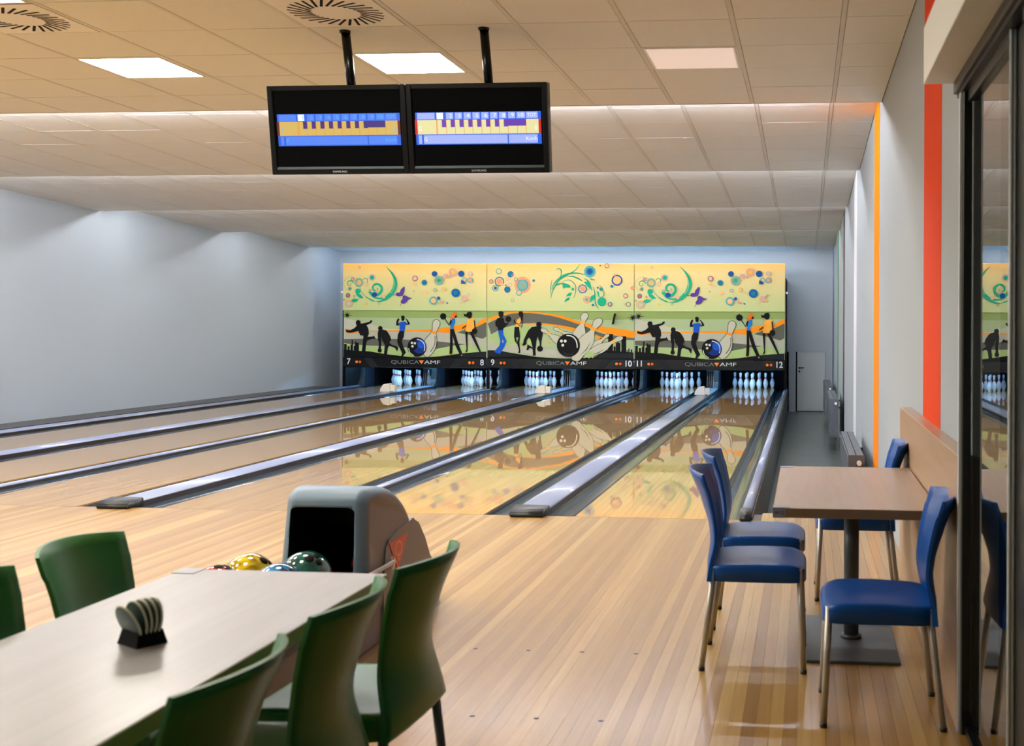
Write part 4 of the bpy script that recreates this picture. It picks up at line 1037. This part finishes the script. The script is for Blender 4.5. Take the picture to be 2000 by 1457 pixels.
ball(-1.135, -4.345, 0.40, 'red', 'red bowling ball, leftmost on the rack, only its crown in view', holes=(0.1, -0.1, 1))
ball(-0.815, -3.47, 0.35, 'orange', 'orange bowling ball deep inside the hood', r=0.105)
ball(-0.90, -4.56, 0.39, 'black', 'black bowling ball on the rack below the table edge')
ball(-1.12, -4.62, 0.39, 'purple', 'dark purple bowling ball on the rack under the table edge')

# ---------------- chairs ----------------
def chair(name, label, col, legm, group):
    """local +X is the way the sitter faces"""
    T = thing(name, label, 'chair', (0, 0, 0), 0, group)
    # seat: domed grid with a skirt
    def zt(x, y):
        u = (x + 0.215) / 0.43
        base = 0.452 + 0.012*math.sin(PI*min(1, max(0, u))*0.9) + 0.006
        if u > 0.8: base -= 0.022*((u - 0.8)/0.2)**2
        dip = -0.013*math.exp(-((y/0.13)**2))*math.sin(PI*min(1, max(0, u)))
        return base + dip
    def outline(t):   # superellipse
        a, b2 = 0.215, 0.222
        c, s_ = math.cos(t), math.sin(t); e = 0.30
        return (a*abs(c)**e*(1 if c >= 0 else -1), b2*abs(s_)**e*(1 if s_ >= 0 else -1))
    q = MB(); N = 44
    rings = []
    for f_ in (0.0, 0.25, 0.5, 0.72, 0.88, 0.96):
        if f_ == 0: rings.append([q.bm.verts.new((0, 0, zt(0, 0)))]); continue
        rings.append([q.bm.verts.new((outline(2*PI*k/N)[0]*f_, outline(2*PI*k/N)[1]*f_, zt(outline(2*PI*k/N)[0]*f_, outline(2*PI*k/N)[1]*f_))) for k in range(N)])
    for f_, dz in ((0.99, -0.006), (1.0, -0.016), (1.0, -0.068), (0.975, -0.068), (0.97, -0.02)):
        rings.append([q.bm.verts.new((outline(2*PI*k/N)[0]*f_, outline(2*PI*k/N)[1]*f_, (zt(outline(2*PI*k/N)[0]*.97, outline(2*PI*k/N)[1]*.97) + dz) if dz > -0.05 else 0.392)) for k in range(N)])
    c0 = rings[-1]
    for A, B2 in zip(rings, rings[1:]):
        for k in range(N):
            if len(A) == 1: f = q.bm.faces.new((A[0], B2[k], B2[(k+1) % N]))
            else: f = q.bm.faces.new((A[k], B2[k], B2[(k+1) % N], A[(k+1) % N]))
            f.smooth = True
    q.bm.faces.new(c0)
    q.obj('seat', col, T)
    # back shell
    q = MB(); nv, nu = 22, 14
    ctr = curve([(-0.205, 0.392), (-0.198, 0.46), (-0.178, 0.56), (-0.186, 0.66), (-0.206, 0.76), (-0.236, 0.865)], 5)
    F, Bk = [], []
    ctr = [ctr[int(i*(len(ctr)-1)/(nv-1))] for i in range(nv)]
    for i, (cx_, cz_) in enumerate(ctr):
        v = i / (nv - 1)
        wd_ = 0.222 - 0.016*v - 0.030*math.sin(PI*min(1, v*1.0))**1.5
        bow = 0.012 + 0.066*v**1.3
        rowF, rowB = [], []
        for j in range(nu + 1):
            u = -1 + 2*j/nu
            y = wd_*u; x = cx_ + bow*(u*u - 1)
            zz = cz_ - (0.012*u*u*v if v > 0.9 else 0)
            th = 0.011 + 0.010*max(0, 1 - v*2.2)
            rowF.append(q.bm.verts.new((x + th/2, y, zz))); rowB.append(q.bm.verts.new((x - th/2, y*1.012, zz)))
        F.append(rowF); Bk.append(rowB)
    for i in range(nv-1):
        for j in range(nu):
            f = q.bm.faces.new((F[i][j], F[i][j+1], F[i+1][j+1], F[i+1][j])); f.smooth = True
            f = q.bm.faces.new((Bk[i][j+1], Bk[i][j], Bk[i+1][j], Bk[i+1][j+1])); f.smooth = True
        for j, s_ in ((0, 1), (nu, -1)):
            vs = (F[i][j], F[i+1][j], Bk[i+1][j], Bk[i][j]); q.bm.faces.new(vs if s_ == 1 else vs[::-1])
    for j in range(nu):
        q.bm.faces.new((F[-1][j], F[-1][j+1], Bk[-1][j+1], Bk[-1][j])); q.bm.faces.new((F[0][j+1], F[0][j], Bk[0][j], Bk[0][j+1]))
    q.obj('backrest', col, T)
    for sx, sy in ((1, 1), (1, -1), (-1, 1), (-1, -1)):
        q = MB()
        top = (0.185 if sx > 0 else -0.185, 0.19*sy, 0.45); bot = (0.205 if sx > 0 else -0.238, 0.205*sy, 0.012)
        q.tube([top, bot], [0.0145, 0.0125], 14); lg = q.obj('leg', legm, T)
        q = MB(); q.lathe([(0, 0), (0.0135, 0), (0.015, 0.016), (0.0, 0.018)], 12, (bot[0], bot[1], 0.0)); q.obj('foot_cap', M['rubber'], lg)
    return T
bc = chair('chair', 'blue chair left of the small table, the one nearer the viewer', M['blue'], M['alu'], 'blue chairs at the small table')
bc.location = (1.060, -3.675, 0); bc.rotation_euler = (0, 0, 0)
dup(bc, 'blue chair left of the small table, the one nearer the lanes', (1.055, -3.005, 0), 0.0)
dup(bc, 'blue chair backed against the wood wall panel, in front of the small table', (1.545, -4.325, 0), PI)
dup(bc, 'blue chair mostly hidden behind the small table, beside the wood panel', (1.540, -2.355, 0), PI)
gc = chair('chair', 'green chair right of the long table, nearest the ball return', M['green'], M['grey_leg'], 'green chairs at the long table')
gc.location = (-0.035, -5.675, 0); gc.rotation_euler = (0, 0, PI - 0.04)
dup(gc, 'green chair, middle of three along the right side of the long table', (-0.060, -6.19, 0), PI + 0.02)
dup(gc, 'green chair right of the long table, nearest the viewer', (-0.060, -6.735, 0), PI)
dup(gc, 'green chair beyond the long table, facing the drink mat holder', (-0.605, -5.655, 0), 0.03)
dup(gc, 'green plastic chair beyond the long table, cut by the left edge of view', (-0.600, -6.17, 0), 0.0)

# ---------------- tables ----------------
def bracket(T, x, y, z, sx, sy, num, far=False):
    q = MB(); q.box(min(0, sx*0.07), max(0, sx*0.07), min(0, sy*0.07), max(0, sy*0.07), 0.0, 0.0016)
    q.box(-0.0016 if sx > 0 else 0, 0 if sx > 0 else 0.0016, min(0, sy*0.05), max(0, sy*0.05), -0.042, 0.0016)
    q.box(min(0, sx*0.05), max(0, sx*0.05), -0.0016 if sy > 0 else 0, 0 if sy > 0 else 0.0016, -0.042, 0.0016)
    o = q.obj('corner_plate', M['bracket'], T); o.location = (x, y, z)
    if num: text('plate_lettering', num, M['black'], o, 0.022, (sx*0.026, -0.0020, -0.021), sx=0.9, extrude=0.0001)
T = thing('table', 'small wood-laminate table on a grey pedestal among the blue chairs', 'table', (1.48, -3.32, 0), 0, 'tables')
tw, td = 0.345, 0.72
q = MB(); q.box(-tw, tw, -td, td, 0.699, 0.74, 0.002); top = q.obj('tabletop', M['laminate'], T)
q = MB(); q.box(-tw - 0.0012, tw + 0.0, -td - 0.0012, -td + 0.001, 0.7, 0.7385); q.box(-tw - 0.0012, -tw + 0.001, -td, td, 0.7, 0.7385); q.obj('edge_band', M['edge'], top)
bracket(T, -tw, -td, 0.7402, 1, 1, 'W12'); bracket(T, -tw, td, 0.7402, 1, -1, None)
q = MB(); q.tube([(0.01, 0.0, 0.02), (0.01, 0.0, 0.699)], 0.036, 28); q.obj('pedestal_column', M['iron'], T)
q = MB(); q.lathe([(0, 0.03), (0.05, 0.03), (0.05, 0.012), (0, 0.012)], 28, (0.01, 0, 0)); q.box(-0.17, 0.17, -0.17, 0.17, 0.69, 0.699); q.obj('pedestal_fixings', M['iron'], T)
q = MB(); q.box(-0.205, 0.215, -0.40, 0.40, 0.0, 0.014, 0.004, 2); q.obj('base_plate', M['iron'], T)
T = thing('table', 'long glare-paled laminate table in the left foreground with a drink mat holder on it', 'table', (-0.325, -6.50, 0), 0, 'tables')
tw, td = 0.325, 1.05
q = MB(); q.box(-tw, tw, -td, td, 0.700, 0.74, 0.002); top = q.obj('tabletop', M['laminate_glare'], T)
q = MB(); q.box(tw - 0.001, tw + 0.0012, -td, td, 0.7005, 0.7385); q.box(-tw, tw, td - 0.001, td + 0.0012, 0.7005, 0.7385); q.obj('edge_band', M['edge_reflection'], top)
bracket(T, -tw, td, 0.7402, 1, -1, None)
for yy in (-0.62, 0.62):
    q = MB(); q.tube([(0, yy, 0.02), (0, yy, 0.699)], 0.036, 24); q.obj('pedestal_column', M['iron'], T)
    q = MB(); q.box(-0.21, 0.21, yy - 0.2, yy + 0.2, 0.0, 0.014, 0.004, 2); q.obj('base_plate', M['iron'], T)
# drink mat holder
T = thing('mat_holder', 'small black tapered holder on the long table with round mats standing in it', 'holder', (-0.300, -6.245, 0.74), math.radians(60))
q = MB()
v = []
for z, a, b2 in ((0.0, 0.038, 0.044), (0.034, 0.030, 0.037)):
    v.append([q.bm.verts.new((x, y, z)) for x, y in ((-a, -b2), (a, -b2), (a, b2), (-a, b2))])
q.bm.faces.new(v[0][::-1])
for k in range(4): q.bm.faces.new((v[0][k], v[0][(k+1) % 4], v[1][(k+1) % 4], v[1][k]))
ins = [q.bm.verts.new((x, y, 0.034)) for x, y in ((-0.026, -0.033), (0.026, -0.033), (0.026, 0.033), (-0.026, 0.033))]
low = [q.bm.verts.new((x, y, 0.008)) for x, y in ((-0.026, -0.033), (0.026, -0.033), (0.026, 0.033), (-0.026, 0.033))]
for k in range(4):
    q.bm.faces.new((v[1][k], v[1][(k+1) % 4], ins[(k+1) % 4], ins[k])); q.bm.faces.new((ins[k], ins[(k+1) % 4], low[(k+1) % 4], low[k]))
q.bm.faces.new(low)
q.obj('tray', M['black'], T)
mat_a = mat('mat_grey', (52, 78, 70), 0.4); mat_b = mat('mat_edge', (196, 194, 172), 0.5); mat_c = mat('mat_dark', (40, 50, 46), 0.45)
q = MB(); q.lathe([(0, -0.003), (0.044, -0.003), (0.0475, -0.0015), (0.0475, 0.0015), (0.044, 0.003), (0, 0.003)], 36, mats=[0, 1, 1, 1, 2]); me_mat = q.mesh('drink_mat', [mat_a, mat_b, mat_c])
Mh = T.matrix_basis.copy()
for k, (lb) in enumerate(('front', 'second', 'third', 'fourth', 'rear')):
    o = link('drink_mat', me_mat)
    xloc = -0.016 + 0.0085 * k
    tilt = [-22, -8, -3, 2, 6][k]
    o.matrix_world = Matrix.Translation(T.location) @ Matrix.Rotation(math.radians(60), 4, 'Z') @ Matrix.Translation((xloc, 0, 0.0105)) @ Matrix.Rotation(math.radians(tilt), 4, 'Y') @ Matrix.Translation((0, 0, 0.0475)) @ Matrix.Rotation(PI/2, 4, 'Y')
    tag(o, 'round drink mat standing in the black holder, %s of five' % lb, 'drink mat', 'drink mats in the holder')

# ---------------- wall panel, radiators, glass ----------------
q = MB(); q.box(1.832, 1.8995, -4.50, -1.92, 0.001, 1.022, 0.002); o = q.obj('wall_panel', M['panel_wood'])
tag(o, 'wood-laminate panel on the right wall behind the small table', 'wall panel')
def radiator(y0, y1, label):
    T = thing('radiator', label, 'radiator', (1.66, y0, -0.30), 0, 'radiators under the striped wall')
    L = y1 - y0
    q = MB(); q.box(0, 0.015, 0, L, 0, 0.60, 0.004); q.obj('front_panel', M['radiator'], T)
    q = MB(); q.box(0.135, 0.15, 0, L, 0, 0.60, 0.004); q.obj('rear_panel', M['radiator'], T)
    q = MB(); q.box(0, 0.15, -0.006, 0.0, 0.0, 0.625, 0.002); q.obj('end_panel', M['radiator'], T)
    q = MB(); q.box(0, 0.15, L, L + 0.006, 0.0, 0.625, 0.002); q.obj('end_panel', M['radiator'], T)
    q = MB()
    for k in range(2): q.box(0.008 + 0.07*k, 0.072 + 0.07*k, 0, L, 0.615, 0.627, 0.003)
    q.obj('top_grille', M['radiator'], T)
    q = MB()
    for k in range(int(L/0.07)): q.box(0.02, 0.13, 0.03 + k*0.07, 0.034 + k*0.07, 0.02, 0.60)
    q.obj('convector_fins', M['radiator'], T)
    q = MB(); q.tube([(0.10, -0.05, 0.555), (0.10, -0.006, 0.555)], 0.022, 14); q.obj('valve_knob', M['white'], T)
    q = MB(); q.tube([(0.1, 0.15, 0.03), (0.1, 0.15, -0.225)], 0.012, 8); q.tube([(0.1, L - 0.15, 0.03), (0.1, L - 0.15, -0.225)], 0.012, 8)
    for yy in (0.3, L - 0.3): q.box(0.15, 0.236, yy, yy + 0.03, 0.45, 0.48)
    q.obj('pipes_and_brackets', M['radiator'], T)
radiator(1.70, 4.05, 'grey panel radiator nearest the small table, beside the yellow-orange stripe')
radiator(9.85, 12.3, 'grey panel radiator halfway down the aisle')
radiator(14.2, 16.5, 'grey panel radiator farthest down the aisle, next to the far door')
# sliding glass front
q = MB(); q.box(1.875, 1.881, -5.40, -4.56, 0.03, 2.37)
win = q.obj('window_1', M['glass']); tag(win, 'tall glass pane at the right edge mirroring the lanes', None, None, 'structure')
q = MB(); q.box(1.842, 1.8745, -4.56, -4.505, 0.0, 2.37, 0.002); q.box(1.858, 1.895, -5.40, -4.56, 2.33, 2.37); q.box(1.858, 1.895, -5.40, -4.56, 0.0, 0.03)
q.obj('window_frame', M['frame'], win)
q = MB(); q.box(1.833, 1.842, -4.53, -4.505, 0.0, 2.37); q.obj('frame_edge_strip', M['frame_silver'], win)
q = MB()
q.tube([(1.8605, -5.43, 0.02), (1.8605, -5.43, 2.37)], 0.006, 10); q.tube([(1.8715, -5.43, 0.02), (1.8715, -5.43, 2.37)], 0.005, 10)
q.box(1.857, 1.876, -5.43, -5.42, 0.0, 2.37); q.obj('silver_frame', M['frame_silver'], win)
q = MB(); q.box(1.8765, 1.90, -5.70, -5.426, 0.0, 2.37, 0.002); q.box(1.85, 1.90, YB, -5.66, 2.33, 2.37); q.box(1.85, 1.90, YB, -5.66, 0.0, 0.04); q.obj('window_frame', M['frame'], win)
q = MB(); q.box(1.872, 1.878, YB, -5.66, 0.04, 2.33); w2 = q.obj('window_2', M['glass']); tag(w2, 'second glass pane beyond the right edge of view', None, None, 'structure')
q = MB(); q.box(1.712, 1.8995, YB, -4.40, 2.43, 2.645, 0.002)
o = struct('trim_3', 'white box header running above the glass front', None, q, M['white'])
q = MB(); q.box(1.835, 1.8995, YB, -4.42, 2.37, 2.4295); q.box(1.822, 1.835, YB, -4.42, 2.385, 2.4295); o = struct('trim_4', 'black sliding track under the white header', None, q, M['frame'])
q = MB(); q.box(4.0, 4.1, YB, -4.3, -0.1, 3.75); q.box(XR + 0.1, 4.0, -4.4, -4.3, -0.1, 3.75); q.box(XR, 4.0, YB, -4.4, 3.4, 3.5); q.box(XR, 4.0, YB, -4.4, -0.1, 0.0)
struct('wall_side_room', 'dim room behind the glass front', None, q, M['dark_room'])
